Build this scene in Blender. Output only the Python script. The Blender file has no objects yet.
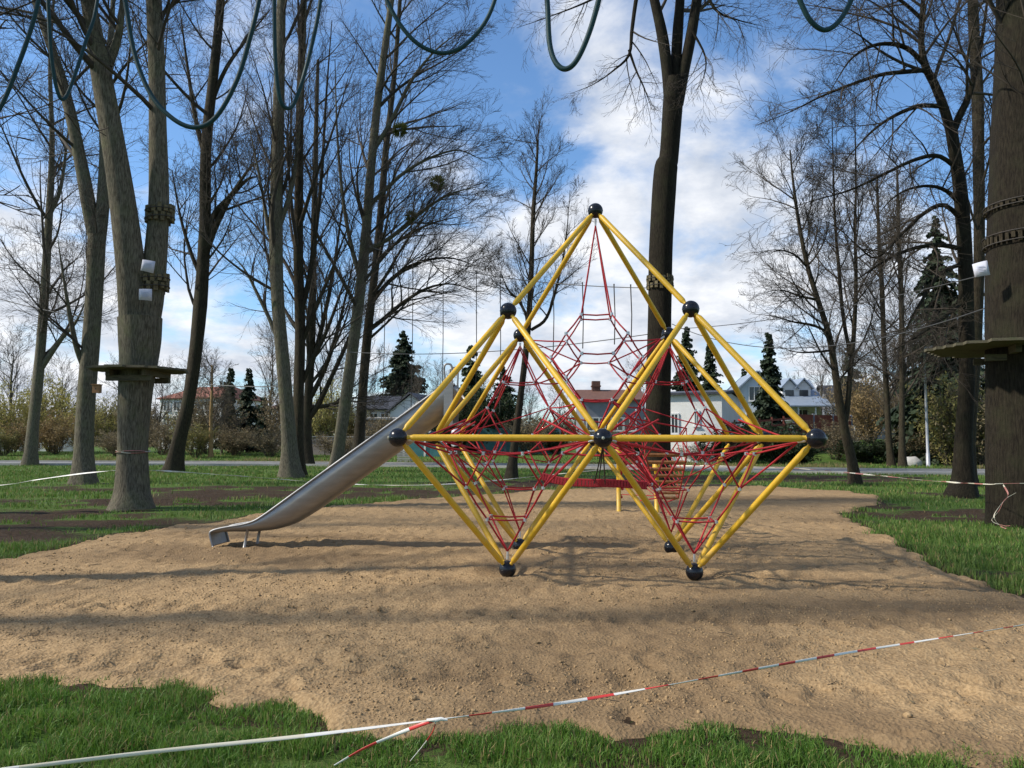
import bpy, math, random
import numpy as np
from mathutils import Vector, Quaternion
R = math.radians
SC = bpy.context.scene
COL = SC.collection
rng = np.random.default_rng(7)
# ------------------------------------------------------------------ camera
CAM = np.array([-0.304, -10.128, 1.5147]); YAW, PIT, ROL, F = -0.0769, 0.0745, 0.0026, 787.9
fw = np.array([math.sin(YAW)*math.cos(PIT), math.cos(YAW)*math.cos(PIT), math.sin(PIT)])
r0 = np.array([math.cos(YAW), -math.sin(YAW), 0.0]); u0 = np.cross(r0, fw)
RT = r0*math.cos(ROL)+u0*math.sin(ROL); UP = -r0*math.sin(ROL)+u0*math.cos(ROL)
FH = np.array([math.sin(YAW), math.cos(YAW), 0.0])
def ray(px, py): return fw + RT*(px-512)/F - UP*(py-384)/F
def W(px, py, d):            # world point at horizontal distance d
    v = ray(px, py); return CAM + v*(d/(v@FH))
def G(px, py, z=0.0):        # world point on the ground
    v = ray(px, py); return CAM + v*((z-CAM[2])/v[2])
def PY(px, py, y):           # world point in the plane y
    v = ray(px, py); return CAM + v*((y-CAM[1])/v[1])
def at(px, d):               # ground point below pixel column px at distance d
    p = W(px, 443, d); return np.array([p[0], p[1], gz(p[0], p[1])])
def depth(p): return (np.asarray(p)-CAM)@FH
cam = bpy.data.cameras.new('camera'); co = bpy.data.objects.new('camera', cam); COL.objects.link(co)
from mathutils import Matrix
co.matrix_world = Matrix(((RT[0], UP[0], -fw[0], CAM[0]), (RT[1], UP[1], -fw[1], CAM[1]), (RT[2], UP[2], -fw[2], CAM[2]), (0, 0, 0, 1)))
cam.sensor_width = 36; cam.lens = F/1024*36; cam.clip_end = 3000; cam.clip_start = 0.05
SC.camera = co
# ------------------------------------------------------------------ numpy noise
def vnoise(x, y, seed=0):
    xi = np.floor(x).astype(np.int64); yi = np.floor(y).astype(np.int64)
    fx = x-xi; fy = y-yi; fx = fx*fx*(3-2*fx); fy = fy*fy*(3-2*fy)
    def h(a, b):
        n = (a*374761393 + b*668265263 + seed*1274126177) & 0xffffffff
        n = ((n ^ (n >> 13))*1274126177) & 0xffffffff
        return ((n ^ (n >> 16)) & 0xffff)/65535.0
    return (h(xi, yi)*(1-fx)+h(xi+1, yi)*fx)*(1-fy)+(h(xi, yi+1)*(1-fx)+h(xi+1, yi+1)*fx)*fy
def fbm(x, y, seed=0, o=4):
    s = 0; a = .5
    for i in range(o):
        s = s + a*vnoise(x*2**i, y*2**i, seed+i*17); a *= .5
    return s
def sstep(a, b, x):
    t = np.clip((x-a)/(b-a), 0, 1); return t*t*(3-2*t)
def gz(x, y):                # terrain height: flat park, a low bank beyond the road on the right
    x = np.asarray(x, float); y = np.asarray(y, float)
    rx = (x-CAM[0])*RT[0]+(y-CAM[1])*RT[1]; d = (x-CAM[0])*FH[0]+(y-CAM[1])*FH[1]
    return 1.5*sstep(56, 84, d)*sstep(8, 24, rx) + 0.5*sstep(58, 75, d)
# ------------------------------------------------------------------ materials
class N:
    def __init__(s, m):
        m.use_nodes = True; s.t = m.node_tree; s.t.nodes.clear(); s.out = s.new('ShaderNodeOutputMaterial')
    def new(s, t, **k):
        n = s.t.nodes.new(t)
        for a, v in k.items():
            if a.startswith('i_'): n.inputs[a[2:].replace('_', ' ')].default_value = v
            else: setattr(n, a, v)
        return n
    def l(s, a, b): s.t.links.new(a, b)
def rgba(c): return (c[0], c[1], c[2], 1)
def noise_mat(name, cols, scale=8, rough=.8, bump=.0, bscale=None, metal=0, stretch=(1, 1, 1), detail=6, trans=0, spec=.3, bdist=.02, coords='Object'):
    m = bpy.data.materials.new(name); n = N(m)
    tc = n.new('ShaderNodeTexCoord'); mp = n.new('ShaderNodeMapping'); mp.inputs['Scale'].default_value = stretch
    n.l(tc.outputs[coords], mp.inputs['Vector'])
    nz = n.new('ShaderNodeTexNoise', i_Scale=scale, i_Detail=detail, i_Roughness=.62); n.l(mp.outputs[0], nz.inputs['Vector'])
    cr = n.new('ShaderNodeValToRGB'); e = cr.color_ramp.elements
    e[0].position = .3; e[1].position = .7; e[0].color = rgba(cols[0]); e[1].color = rgba(cols[-1])
    for i, c in enumerate(cols[1:-1]):
        q = e.new(.3+.4*(i+1)/(len(cols)-1)); q.color = rgba(c)
    n.l(nz.outputs['Fac'], cr.inputs[0])
    p = n.new('ShaderNodeBsdfPrincipled', i_Roughness=rough, i_Metallic=metal)
    p.inputs['Specular IOR Level'].default_value = spec
    n.l(cr.outputs[0], p.inputs['Base Color'])
    if bump:
        b2 = n.new('ShaderNodeTexNoise', i_Scale=bscale or scale*3, i_Detail=6, i_Roughness=.65); n.l(mp.outputs[0], b2.inputs['Vector'])
        b = n.new('ShaderNodeBump', i_Strength=bump, i_Distance=bdist); n.l(b2.outputs['Fac'], b.inputs['Height']); n.l(b.outputs[0], p.inputs['Normal'])
    if trans:
        tr = n.new('ShaderNodeBsdfTranslucent'); n.l(cr.outputs[0], tr.inputs['Color'])
        mx = n.new('ShaderNodeMixShader'); mx.inputs[0].default_value = trans
        n.l(p.outputs[0], mx.inputs[1]); n.l(tr.outputs[0], mx.inputs[2]); n.l(mx.outputs[0], n.out.inputs[0])
    else: n.l(p.outputs[0], n.out.inputs[0])
    return m
M = {}
def bark_mat(name, c0, c1, lichen, lam=.45):
    m = bpy.data.materials.new(name); n = N(m)
    tc = n.new('ShaderNodeTexCoord'); mp = n.new('ShaderNodeMapping'); mp.inputs['Scale'].default_value = (1, 1, .16); n.l(tc.outputs['Object'], mp.inputs[0])
    a = n.new('ShaderNodeTexNoise', i_Scale=34, i_Detail=8, i_Roughness=.7); n.l(mp.outputs[0], a.inputs['Vector'])
    ra = n.new('ShaderNodeValToRGB'); ra.color_ramp.elements[0].position = .36; ra.color_ramp.elements[1].position = .66
    ra.color_ramp.elements[0].color = rgba(c0); ra.color_ramp.elements[1].color = rgba(c1); n.l(a.outputs['Fac'], ra.inputs[0])
    b = n.new('ShaderNodeTexNoise', i_Scale=1.6, i_Detail=5, i_Roughness=.65); n.l(tc.outputs['Object'], b.inputs['Vector'])
    rb = n.new('ShaderNodeMapRange'); rb.inputs[1].default_value = .48; rb.inputs[2].default_value = .72; rb.inputs[4].default_value = lam; n.l(b.outputs['Fac'], rb.inputs[0])
    mx = n.new('ShaderNodeMix', data_type='RGBA'); n.l(rb.outputs[0], mx.inputs[0]); n.l(ra.outputs[0], mx.inputs[6]); mx.inputs[7].default_value = rgba(lichen)
    p = n.new('ShaderNodeBsdfPrincipled', i_Roughness=.9); p.inputs['Specular IOR Level'].default_value = .15; n.l(mx.outputs[2], p.inputs['Base Color'])
    bp = n.new('ShaderNodeBump', i_Strength=1, i_Distance=.035); n.l(a.outputs['Fac'], bp.inputs['Height']); n.l(bp.outputs[0], p.inputs['Normal'])
    n.l(p.outputs[0], n.out.inputs[0]); return m
M['bark'] = bark_mat('grey_bark', (.045, .038, .026), (.195, .17, .122), (.12, .13, .06), .55)
M['bark_dark'] = bark_mat('dark_bark', (.016, .012, .008), (.066, .053, .034), (.055, .056, .028))
M['bark_shaded'] = bark_mat('shade_darkened_bark', (.008, .006, .004), (.032, .026, .017), (.036, .038, .018))  # for trunks out of direct sun: their shade is put into the bark colour
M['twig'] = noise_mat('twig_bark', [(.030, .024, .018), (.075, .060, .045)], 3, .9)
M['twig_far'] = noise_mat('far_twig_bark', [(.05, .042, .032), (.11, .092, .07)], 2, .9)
def coat():
    m = bpy.data.materials.new('yellow_powder_coat'); n = N(m); g = n.new('ShaderNodeNewGeometry'); sx = n.new('ShaderNodeSeparateXYZ'); n.l(g.outputs['Position'], sx.inputs[0])
    a = n.new('ShaderNodeTexNoise', i_Scale=7, i_Detail=7, i_Roughness=.7); n.l(g.outputs['Position'], a.inputs['Vector'])
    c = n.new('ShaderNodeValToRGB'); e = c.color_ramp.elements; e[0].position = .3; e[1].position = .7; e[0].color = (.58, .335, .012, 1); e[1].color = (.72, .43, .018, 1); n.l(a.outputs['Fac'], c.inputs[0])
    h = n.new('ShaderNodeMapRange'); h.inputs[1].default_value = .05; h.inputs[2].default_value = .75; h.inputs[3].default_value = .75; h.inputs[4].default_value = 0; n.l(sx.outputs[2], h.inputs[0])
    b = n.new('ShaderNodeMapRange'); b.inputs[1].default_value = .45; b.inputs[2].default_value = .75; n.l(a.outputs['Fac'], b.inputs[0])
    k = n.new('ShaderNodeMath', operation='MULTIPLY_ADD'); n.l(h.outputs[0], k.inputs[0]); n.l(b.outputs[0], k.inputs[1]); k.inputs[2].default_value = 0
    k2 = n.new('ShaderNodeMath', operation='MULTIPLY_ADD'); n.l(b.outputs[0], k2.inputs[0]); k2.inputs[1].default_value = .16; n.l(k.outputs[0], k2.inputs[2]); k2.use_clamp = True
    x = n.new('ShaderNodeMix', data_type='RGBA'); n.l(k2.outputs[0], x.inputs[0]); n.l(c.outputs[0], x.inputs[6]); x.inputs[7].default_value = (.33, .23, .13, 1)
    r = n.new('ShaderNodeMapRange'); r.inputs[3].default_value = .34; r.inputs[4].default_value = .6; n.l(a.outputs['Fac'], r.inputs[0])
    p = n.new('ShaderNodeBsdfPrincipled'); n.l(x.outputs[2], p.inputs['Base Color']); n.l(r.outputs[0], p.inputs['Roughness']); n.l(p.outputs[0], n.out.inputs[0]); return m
M['yellow'] = coat()
M['black'] = noise_mat('black_plastic', [(.006, .007, .010), (.010, .011, .016)], 9, .24, spec=.4)
M['grey_cap'] = noise_mat('grey_bolt', [(.4, .4, .3), (.5, .5, .4)], 9, .4)
M['red_rope'] = noise_mat('red_rope', [(.32, .014, .020), (.44, .026, .032)], 120, .7, .5, 300, bdist=.003)
M['red_belt'] = noise_mat('red_belt', [(.30, .014, .022), (.42, .026, .034)], 30, .55, .3, 90, bdist=.004)
M['alu'] = noise_mat('aluminium', [(.5, .5, .5), (.62, .62, .62)], 20, .4, metal=.8)
M['steel'] = noise_mat('stainless_steel', [(.29, .275, .255), (.37, .355, .335)], 5, .5, .05, 40, metal=.8, stretch=(.4, 3, 3))
M['steel_rim'] = noise_mat('dull_steel', [(.22, .22, .22), (.30, .30, .30)], 5, .55, metal=.8)
M['teal_rope'] = noise_mat('teal_rope', [(.003, .022, .027), (.006, .048, .052)], 60, .6, .4, 160, bdist=.004)
M['dark_rope'] = noise_mat('dark_rope', [(.03, .027, .024), (.07, .06, .052)], 50, .8)
M['wire'] = noise_mat('steel_cable', [(.06, .06, .06), (.12, .12, .12)], 30, .5, metal=.6)
M['old_wood'] = noise_mat('weathered_wood', [(.035, .032, .022), (.11, .095, .06), (.075, .08, .04)], 3, .85, .4, 25, stretch=(1, 6, 6))
M['slat_wood'] = noise_mat('collar_wood', [(.035, .028, .016), (.20, .16, .08)], 6, .8, .3, 30)
M['orange_wood'] = noise_mat('orange_boards', [(.22, .095, .04), (.33, .155, .065)], 6, .6, .2, 40, stretch=(4, 1, 1))
M['paper'] = noise_mat('paper', [(.46, .47, .54), (.54, .54, .60)], 4, .8)
M['ink'] = noise_mat('faded_print', [(.40, .42, .55), (.5, .52, .62)], 20, .8)
M['tape_white'] = noise_mat('tape_white', [(.62, .60, .54), (.78, .76, .71)], 8, .4, spec=.5)
M['tape_red'] = noise_mat('tape_red', [(.50, .035, .03), (.62, .06, .05)], 8, .4, spec=.5)
M['tape_pink'] = noise_mat('tape_faded_red', [(.38, .14, .12), (.50, .24, .20)], 6, .5)
M['tape_old'] = noise_mat('tape_dull_white', [(.56, .50, .36), (.72, .68, .56)], 5, .45, spec=.5)
M['asphalt'] = noise_mat('asphalt', [(.15, .148, .145), (.22, .218, .21)], 1.2, .9, .3, 40)
M['lamp_grey'] = noise_mat('galvanised_steel', [(.32, .33, .36), (.44, .45, .48)], 6, .5, metal=.3)
M['render_white'] = noise_mat('white_render', [(.66, .64, .60), (.76, .75, .72)], .8, .9, .1, 30)
M['render_cream'] = noise_mat('cream_render', [(.55, .50, .42), (.64, .60, .52)], .8, .9, .1, 30)
M['render_grey'] = noise_mat('grey_render', [(.16, .17, .20), (.22, .23, .26)], 1.2, .9, .1, 30)
M['render_pink'] = noise_mat('pinkish_brick', [(.30, .24, .21), (.42, .35, .31)], 1.5, .9, .2, 20)
M['render_blue'] = noise_mat('pale_blue_cladding', [(.42, .47, .53), (.5, .55, .6)], 1, .8)
M['roof_red'] = noise_mat('red_roof_tiles', [(.20, .075, .05), (.28, .12, .08)], 3, .8, .4, 12, stretch=(1, 1, 4))
M['roof_brown'] = noise_mat('brown_roof_tiles', [(.10, .050, .036), (.16, .082, .058)], 3, .8, .4, 12, stretch=(1, 1, 4))
M['roof_dark'] = noise_mat('dark_slate_roof', [(.04, .042, .05), (.075, .078, .09)], 3, .6, .3, 12)
M['roof_blue'] = noise_mat('blue_grey_metal_roof', [(.22, .27, .33), (.30, .35, .42)], 2, .42, .1, 12, metal=.2)
M['glass'] = noise_mat('window_glass', [(.02, .025, .03), (.05, .06, .07)], .7, .12, spec=.7)
M['trim'] = noise_mat('window_trim', [(.55, .55, .54), (.66, .66, .65)], 3, .6)
M['fence_red'] = noise_mat('red_brown_boards', [(.16, .045, .03), (.26, .08, .055)], 2, .8, .3, 30, stretch=(5, 5, .6))
M['fence_teal'] = noise_mat('teal_panel', [(.06, .17, .17), (.10, .25, .25)], 2, .6)
M['concrete'] = noise_mat('concrete', [(.30, .28, .25), (.42, .40, .36)], 2, .9, .3, 20)
M['rust_wood'] = noise_mat('brown_nest_box', [(.22, .11, .05), (.32, .17, .08)], 8, .8)
M['stone'] = noise_mat('pale_boulder', [(.35, .34, .32), (.58, .56, .53)], 1.5, .9, .5, 8)
M['grass'] = noise_mat('grass_blades', [(.050, .125, .014), (.090, .190, .022), (.145, .230, .040)], .8, .55, trans=.35, spec=.35)
M['grass_far'] = noise_mat('park_grass_blades', [(.050, .110, .016), (.090, .165, .026), (.14, .19, .045)], .35, .6, trans=.3, spec=.3)
M['grass_light'] = noise_mat('young_grass_blades', [(.10, .17, .03), (.18, .26, .06)], 1.1, .55, trans=.35, spec=.3)
M['dry_grass'] = noise_mat('dry_grass_blades', [(.20, .15, .06), (.34, .27, .12)], .6, .8, trans=.25)
M['needles'] = noise_mat('dark_needles', [(.012, .022, .010), (.030, .046, .020)], 1.2, .7, trans=.1)
M['needles_soft'] = noise_mat('mid_needles', [(.020, .036, .014), (.046, .066, .028)], 1.2, .7, trans=.1)
LEAF = dict(olive=[(.13, .12, .035), (.28, .25, .085)], yellow=[(.24, .21, .055), (.44, .39, .13)], orange=[(.19, .125, .05), (.34, .245, .11)],
            dark=[(.018, .032, .012), (.05, .07, .028)], brown=[(.13, .10, .055), (.27, .215, .12)])
for k, c in LEAF.items(): M['leaf_'+k] = noise_mat(k+'_leaves', c, 1.5, .7, trans=.3)
M['mistletoe'] = noise_mat('mistletoe_leaves', [(.075, .09, .025), (.16, .17, .05)], 6, .7, trans=.25)

# sand
def sand_material():
    m = bpy.data.materials.new('building_sand'); n = N(m)
    tc = n.new('ShaderNodeTexCoord')
    at_ = n.new('ShaderNodeAttribute', attribute_name='damp')
    a = n.new('ShaderNodeTexNoise', i_Scale=3.2, i_Detail=8, i_Roughness=.7); n.l(tc.outputs['Object'], a.inputs['Vector'])
    b = n.new('ShaderNodeTexNoise', i_Scale=40, i_Detail=4, i_Roughness=.55); n.l(tc.outputs['Object'], b.inputs['Vector'])
    v = n.new('ShaderNodeTexVoronoi', i_Scale=45); n.l(tc.outputs['Object'], v.inputs['Vector'])
    r1 = n.new('ShaderNodeValToRGB'); e = r1.color_ramp.elements; e[0].position = .32; e[1].position = .66
    e[0].color = (.240, .158, .080, 1); e[1].color = (.385, .265, .142, 1); n.l(b.outputs['Fac'], r1.inputs[0])
    sm = n.new('ShaderNodeMath', operation='ADD'); n.l(at_.outputs['Fac'], sm.inputs[0])
    mr = n.new('ShaderNodeMapRange'); mr.inputs[1].default_value = .45; mr.inputs[2].default_value = .75; mr.inputs[4].default_value = .45; n.l(a.outputs['Fac'], mr.inputs[0])
    n.l(mr.outputs[0], sm.inputs[1]); sm.use_clamp = True
    mx = n.new('ShaderNodeMix', data_type='RGBA'); n.l(sm.outputs[0], mx.inputs[0]); n.l(r1.outputs[0], mx.inputs[6]); mx.inputs[7].default_value = (.150, .100, .055, 1)
    p = n.new('ShaderNodeBsdfPrincipled', i_Roughness=.95); p.inputs['Specular IOR Level'].default_value = .1; n.l(mx.outputs[2], p.inputs['Base Color'])
    ad = n.new('ShaderNodeMath', operation='ADD'); n.l(b.outputs['Fac'], ad.inputs[0])
    ml = n.new('ShaderNodeMath', operation='MULTIPLY'); ml.inputs[1].default_value = .55; n.l(v.outputs['Distance'], ml.inputs[0]); n.l(ml.outputs[0], ad.inputs[1])
    bp = n.new('ShaderNodeBump', i_Strength=.75, i_Distance=.018); n.l(ad.outputs[0], bp.inputs['Height']); n.l(bp.outputs[0], p.inputs['Normal'])
    n.l(p.outputs[0], n.out.inputs[0]); return m
M['sand'] = sand_material()
def ground_material():
    m = bpy.data.materials.new('lawn_and_soil'); n = N(m)
    tc = n.new('ShaderNodeTexCoord'); at_ = n.new('ShaderNodeAttribute', attribute_name='soil')
    a = n.new('ShaderNodeTexNoise', i_Scale=.55, i_Detail=8, i_Roughness=.7); n.l(tc.outputs['Object'], a.inputs['Vector'])
    b = n.new('ShaderNodeTexNoise', i_Scale=14, i_Detail=6, i_Roughness=.7); n.l(tc.outputs['Object'], b.inputs['Vector'])
    g = n.new('ShaderNodeValToRGB'); e = g.color_ramp.elements; e[0].position = .3; e[1].position = .7
    e[0].color = (.035, .085, .014, 1); e[1].color = (.105, .165, .035, 1); n.l(b.outputs['Fac'], g.inputs[0])
    g2 = n.new('ShaderNodeMix', data_type='RGBA'); mr = n.new('ShaderNodeMapRange'); mr.inputs[1].default_value = .4; mr.inputs[2].default_value = .7; mr.inputs[4].default_value = .5
    n.l(a.outputs['Fac'], mr.inputs[0]); n.l(mr.outputs[0], g2.inputs[0]); n.l(g.outputs[0], g2.inputs[6]); g2.inputs[7].default_value = (.115, .14, .04, 1)
    s = n.new('ShaderNodeValToRGB'); e = s.color_ramp.elements; e[0].position = .3; e[1].position = .72
    e[0].color = (.020, .013, .008, 1); e[1].color = (.082, .055, .034, 1); n.l(b.outputs['Fac'], s.inputs[0])
    c = n.new('ShaderNodeMath', operation='ADD'); n.l(at_.outputs['Fac'], c.inputs[0])
    b2 = n.new('ShaderNodeMapRange'); b2.inputs[1].default_value = .3; b2.inputs[2].default_value = .7; b2.inputs[3].default_value = -.35; b2.inputs[4].default_value = .35; n.l(b.outputs['Fac'], b2.inputs[0]); n.l(b2.outputs[0], c.inputs[1])
    st = n.new('ShaderNodeMapRange'); st.inputs[1].default_value = .4; st.inputs[2].default_value = .6; n.l(c.outputs[0], st.inputs[0])
    mx = n.new('ShaderNodeMix', data_type='RGBA'); n.l(st.outputs[0], mx.inputs[0]); n.l(g2.outputs[2], mx.inputs[6]); n.l(s.outputs[0], mx.inputs[7])
    p = n.new('ShaderNodeBsdfPrincipled', i_Roughness=.95); p.inputs['Specular IOR Level'].default_value = .1; n.l(mx.outputs[2], p.inputs['Base Color'])
    bp = n.new('ShaderNodeBump', i_Strength=1, i_Distance=.06); n.l(b.outputs['Fac'], bp.inputs['Height']); n.l(bp.outputs[0], p.inputs['Normal'])
    n.l(p.outputs[0], n.out.inputs[0]); return m
M['ground'] = ground_material()
# ------------------------------------------------------------------ mesh builder
class MB:
    def __init__(s): s.v = []; s.f = []; s.nv = 0; s.mi = 0; s.smooth = True; s.tubes = {}
    def add(s, V, Fc, mi=None, smooth=None):
        V = np.asarray(V, float).reshape(-1, 3)
        s.v.append(V)
        Fa = np.asarray(Fc, np.int64)+s.nv
        s.f.append((Fa, s.mi if mi is None else mi, s.smooth if smooth is None else smooth)); s.nv += len(V)
    def tube(s, P, Rr, k=6, mi=None, cap=False):
        P = np.asarray(P, float); Rr = np.broadcast_to(np.asarray(Rr, float), (len(P),))
        s.tubes.setdefault((len(P), k, s.mi if mi is None else mi, cap), []).append((P, Rr))
    def flush(s):
        for (n, k, mi, cap), L in s.tubes.items():
            P = np.array([a for a, b in L]); Q = np.array([b for a, b in L])
            T = np.empty_like(P); T[:, 1:-1] = P[:, 2:]-P[:, :-2]; T[:, 0] = P[:, 1]-P[:, 0]; T[:, -1] = P[:, -1]-P[:, -2]
            T /= np.linalg.norm(T, axis=2, keepdims=True)+1e-12
            ov = P[:, -1]-P[:, 0]; ov /= np.linalg.norm(ov, axis=1, keepdims=True)+1e-9
            ref = np.where(np.abs(ov[:, 2:3]) > .8, np.array([[1., .13, 0]]), np.array([[.1, .07, 1.]]))[:, None, :]
            A = np.cross(T, np.broadcast_to(ref, T.shape)); A /= np.linalg.norm(A, axis=2, keepdims=True)+1e-9
            B = np.cross(T, A)
            th = np.arange(k)*2*math.pi/k
            V = P[:, :, None, :]+Q[:, :, None, None]*(A[:, :, None, :]*np.cos(th)[:, None]+B[:, :, None, :]*np.sin(th)[:, None])
            m = len(L); base = (np.arange(m)*n*k)[:, None, None]
            i = np.arange(n-1)[None, :, None]*k; j = np.arange(k)[None, None, :]; j2 = (j+1) % k
            Fq = np.stack([base+i+j, base+i+j2, base+i+k+j2, base+i+k+j], -1).reshape(-1, 4)
            off = s.nv
            s.add(V.reshape(-1, 3), Fq, mi, True)
            if cap:
                for q in range(m):
                    s.f.append((np.array([[off+q*n*k+jj for jj in range(k)]]), mi, False))
                    s.f.append((np.array([[off+q*n*k+(n-1)*k+jj for jj in range(k)][::-1]]), mi, False))
        s.tubes = {}
    def box(s, c, size, axes=None, mi=None, bev=0.0):
        c = np.asarray(c, float); h = np.asarray(size, float)/2
        ax = np.eye(3) if axes is None else np.asarray(axes, float)
        sg = np.array([[-1, -1, -1], [1, -1, -1], [1, 1, -1], [-1, 1, -1], [-1, -1, 1], [1, -1, 1], [1, 1, 1], [-1, 1, 1]], float)
        V = c+(sg*h)@ax
        s.add(V, [[0, 3, 2, 1], [4, 5, 6, 7], [0, 1, 5, 4], [1, 2, 6, 5], [2, 3, 7, 6], [3, 0, 4, 7]], mi, False)
    def bar(s, a, b, w, h, mi=None, up=(0, 0, 1)):
        a = np.asarray(a, float); b = np.asarray(b, float); L = np.linalg.norm(b-a); x = (b-a)/L
        y = np.cross(up, x); y /= np.linalg.norm(y)+1e-9; z = np.cross(x, y)
        s.box((a+b)/2, (L, w, h), (x, y, z), mi)
    def sphere(s, c, r, nu=24, nv=14, mi=None):
        c = np.asarray(c, float); V = []
        for i in range(nv+1):
            t = math.pi*i/nv
            for j in range(nu): V.append((math.sin(t)*math.cos(2*math.pi*j/nu), math.sin(t)*math.sin(2*math.pi*j/nu), math.cos(t)))
        Fq = [[i*nu+j, i*nu+(j+1) % nu, (i+1)*nu+(j+1) % nu, (i+1)*nu+j] for i in range(nv) for j in range(nu)]
        s.add(c+np.array(V)*r, [q[::-1] for q in Fq], mi, True)
    def poly(s, P, mi=None): s.add(P, [list(range(len(P)))], mi, False)
    def build(s, name, mats, parent=None, local=None):
        s.flush()
        me = bpy.data.meshes.new(name)
        V = np.concatenate(s.v) if s.v else np.zeros((0, 3))
        if local is not None: V = V-np.asarray(local)
        me.vertices.add(len(V)); me.vertices.foreach_set('co', V.astype(np.float32).ravel())
        tot = np.concatenate([np.full(len(f), f.shape[1]) for f, _, _ in s.f]); idx = np.concatenate([f.ravel() for f, _, _ in s.f])
        mi = np.concatenate([np.full(len(f), m or 0) for f, m, _ in s.f]); sm = np.concatenate([np.full(len(f), bool(q)) for f, _, q in s.f])
        me.loops.add(len(idx)); me.loops.foreach_set('vertex_index', idx.astype(np.int32))
        me.polygons.add(len(tot)); st = np.concatenate([[0], np.cumsum(tot)[:-1]])
        me.polygons.foreach_set('loop_start', st.astype(np.int32)); me.polygons.foreach_set('loop_total', tot.astype(np.int32))
        for m in (mats if isinstance(mats, (list, tuple)) else [mats]): me.materials.append(m)
        me.polygons.foreach_set('material_index', mi.astype(np.int32)); me.polygons.foreach_set('use_smooth', sm)
        me.update(calc_edges=True); me.validate()
        o = bpy.data.objects.new(name, me); COL.objects.link(o)
        if parent is not None: o.parent = parent
        return o
def tag(o, label=None, cat=None, group=None, kind=None):
    if label: o['label'] = label
    if cat: o['category'] = cat
    if group: o['group'] = group
    if kind: o['kind'] = kind
    return o
def thing(name, label, cat, loc=(0, 0, 0), group=None):
    o = bpy.data.objects.new(name, None); COL.objects.link(o); o.location = [float(q) for q in loc]; o.empty_display_size = .2
    return tag(o, label, cat, group)
def copy_tree(o, parent=None):
    c = o.copy(); COL.objects.link(c)
    if parent is not None: c.parent = parent
    for ch in o.children: copy_tree(ch, c)
    return c
def spline(P, n):            # Catmull-Rom through P
    P = np.asarray(P, float); m = len(P); Q = np.vstack([2*P[0]-P[1], P, 2*P[-1]-P[-2]])
    out = []
    for q in np.linspace(0, m-1-1e-9, n):
        i = int(q); t = q-i; a, b, c, d = Q[i:i+4]
        out.append(.5*((2*b)+(-a+c)*t+(2*a-5*b+4*c-d)*t*t+(-a+3*b-3*c+d)*t**3))
    return np.array(out)
# ------------------------------------------------------------------ world, sun
SUN_EL, SUN_AZ = 40, 258      # azimuth clockwise from +Y: light from the left, a touch behind the viewer
sd = np.array([math.sin(R(SUN_AZ))*math.cos(R(SUN_EL)), math.cos(R(SUN_AZ))*math.cos(R(SUN_EL)), math.sin(R(SUN_EL))])
w = bpy.data.worlds.new('World'); SC.world = w; w.use_nodes = True; nt = w.node_tree; nt.nodes.clear()
class WN(N):
    def __init__(s, t): s.t = t
n = WN(nt)
wo = n.new('ShaderNodeOutputWorld'); bg = n.new('ShaderNodeBackground'); bg.inputs[1].default_value = .13
sky = n.new('ShaderNodeTexSky', sky_type='NISHITA', sun_disc=False, sun_elevation=R(SUN_EL), sun_rotation=R(SUN_AZ), air_density=1.0, dust_density=.5, ozone_density=2.0)
tc = n.new('ShaderNodeTexCoord')
sp = n.new('ShaderNodeSeparateXYZ'); n.l(tc.outputs['Generated'], sp.inputs[0])
zc = n.new('ShaderNodeMath', operation='MAXIMUM'); zc.inputs[1].default_value = 0.0; n.l(sp.outputs[2], zc.inputs[0])
za = n.new('ShaderNodeMath', operation='ADD'); za.inputs[1].default_value = .32; n.l(zc.outputs[0], za.inputs[0])
dx = n.new('ShaderNodeMath', operation='DIVIDE'); n.l(sp.outputs[0], dx.inputs[0]); n.l(za.outputs[0], dx.inputs[1])
dy = n.new('ShaderNodeMath', operation='DIVIDE'); n.l(sp.outputs[1], dy.inputs[0]); n.l(za.outputs[0], dy.inputs[1])
cb = n.new('ShaderNodeCombineXYZ'); n.l(dx.outputs[0], cb.inputs[0]); n.l(dy.outputs[0], cb.inputs[1])
cn = n.new('ShaderNodeTexNoise', i_Scale=2.9, i_Detail=10, i_Roughness=.60, i_Distortion=.3); n.l(cb.outputs[0], cn.inputs['Vector'])
cn2 = n.new('ShaderNodeTexNoise', i_Scale=4.5, i_Detail=7, i_Roughness=.6); n.l(cb.outputs[0], cn2.inputs['Vector'])
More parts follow.
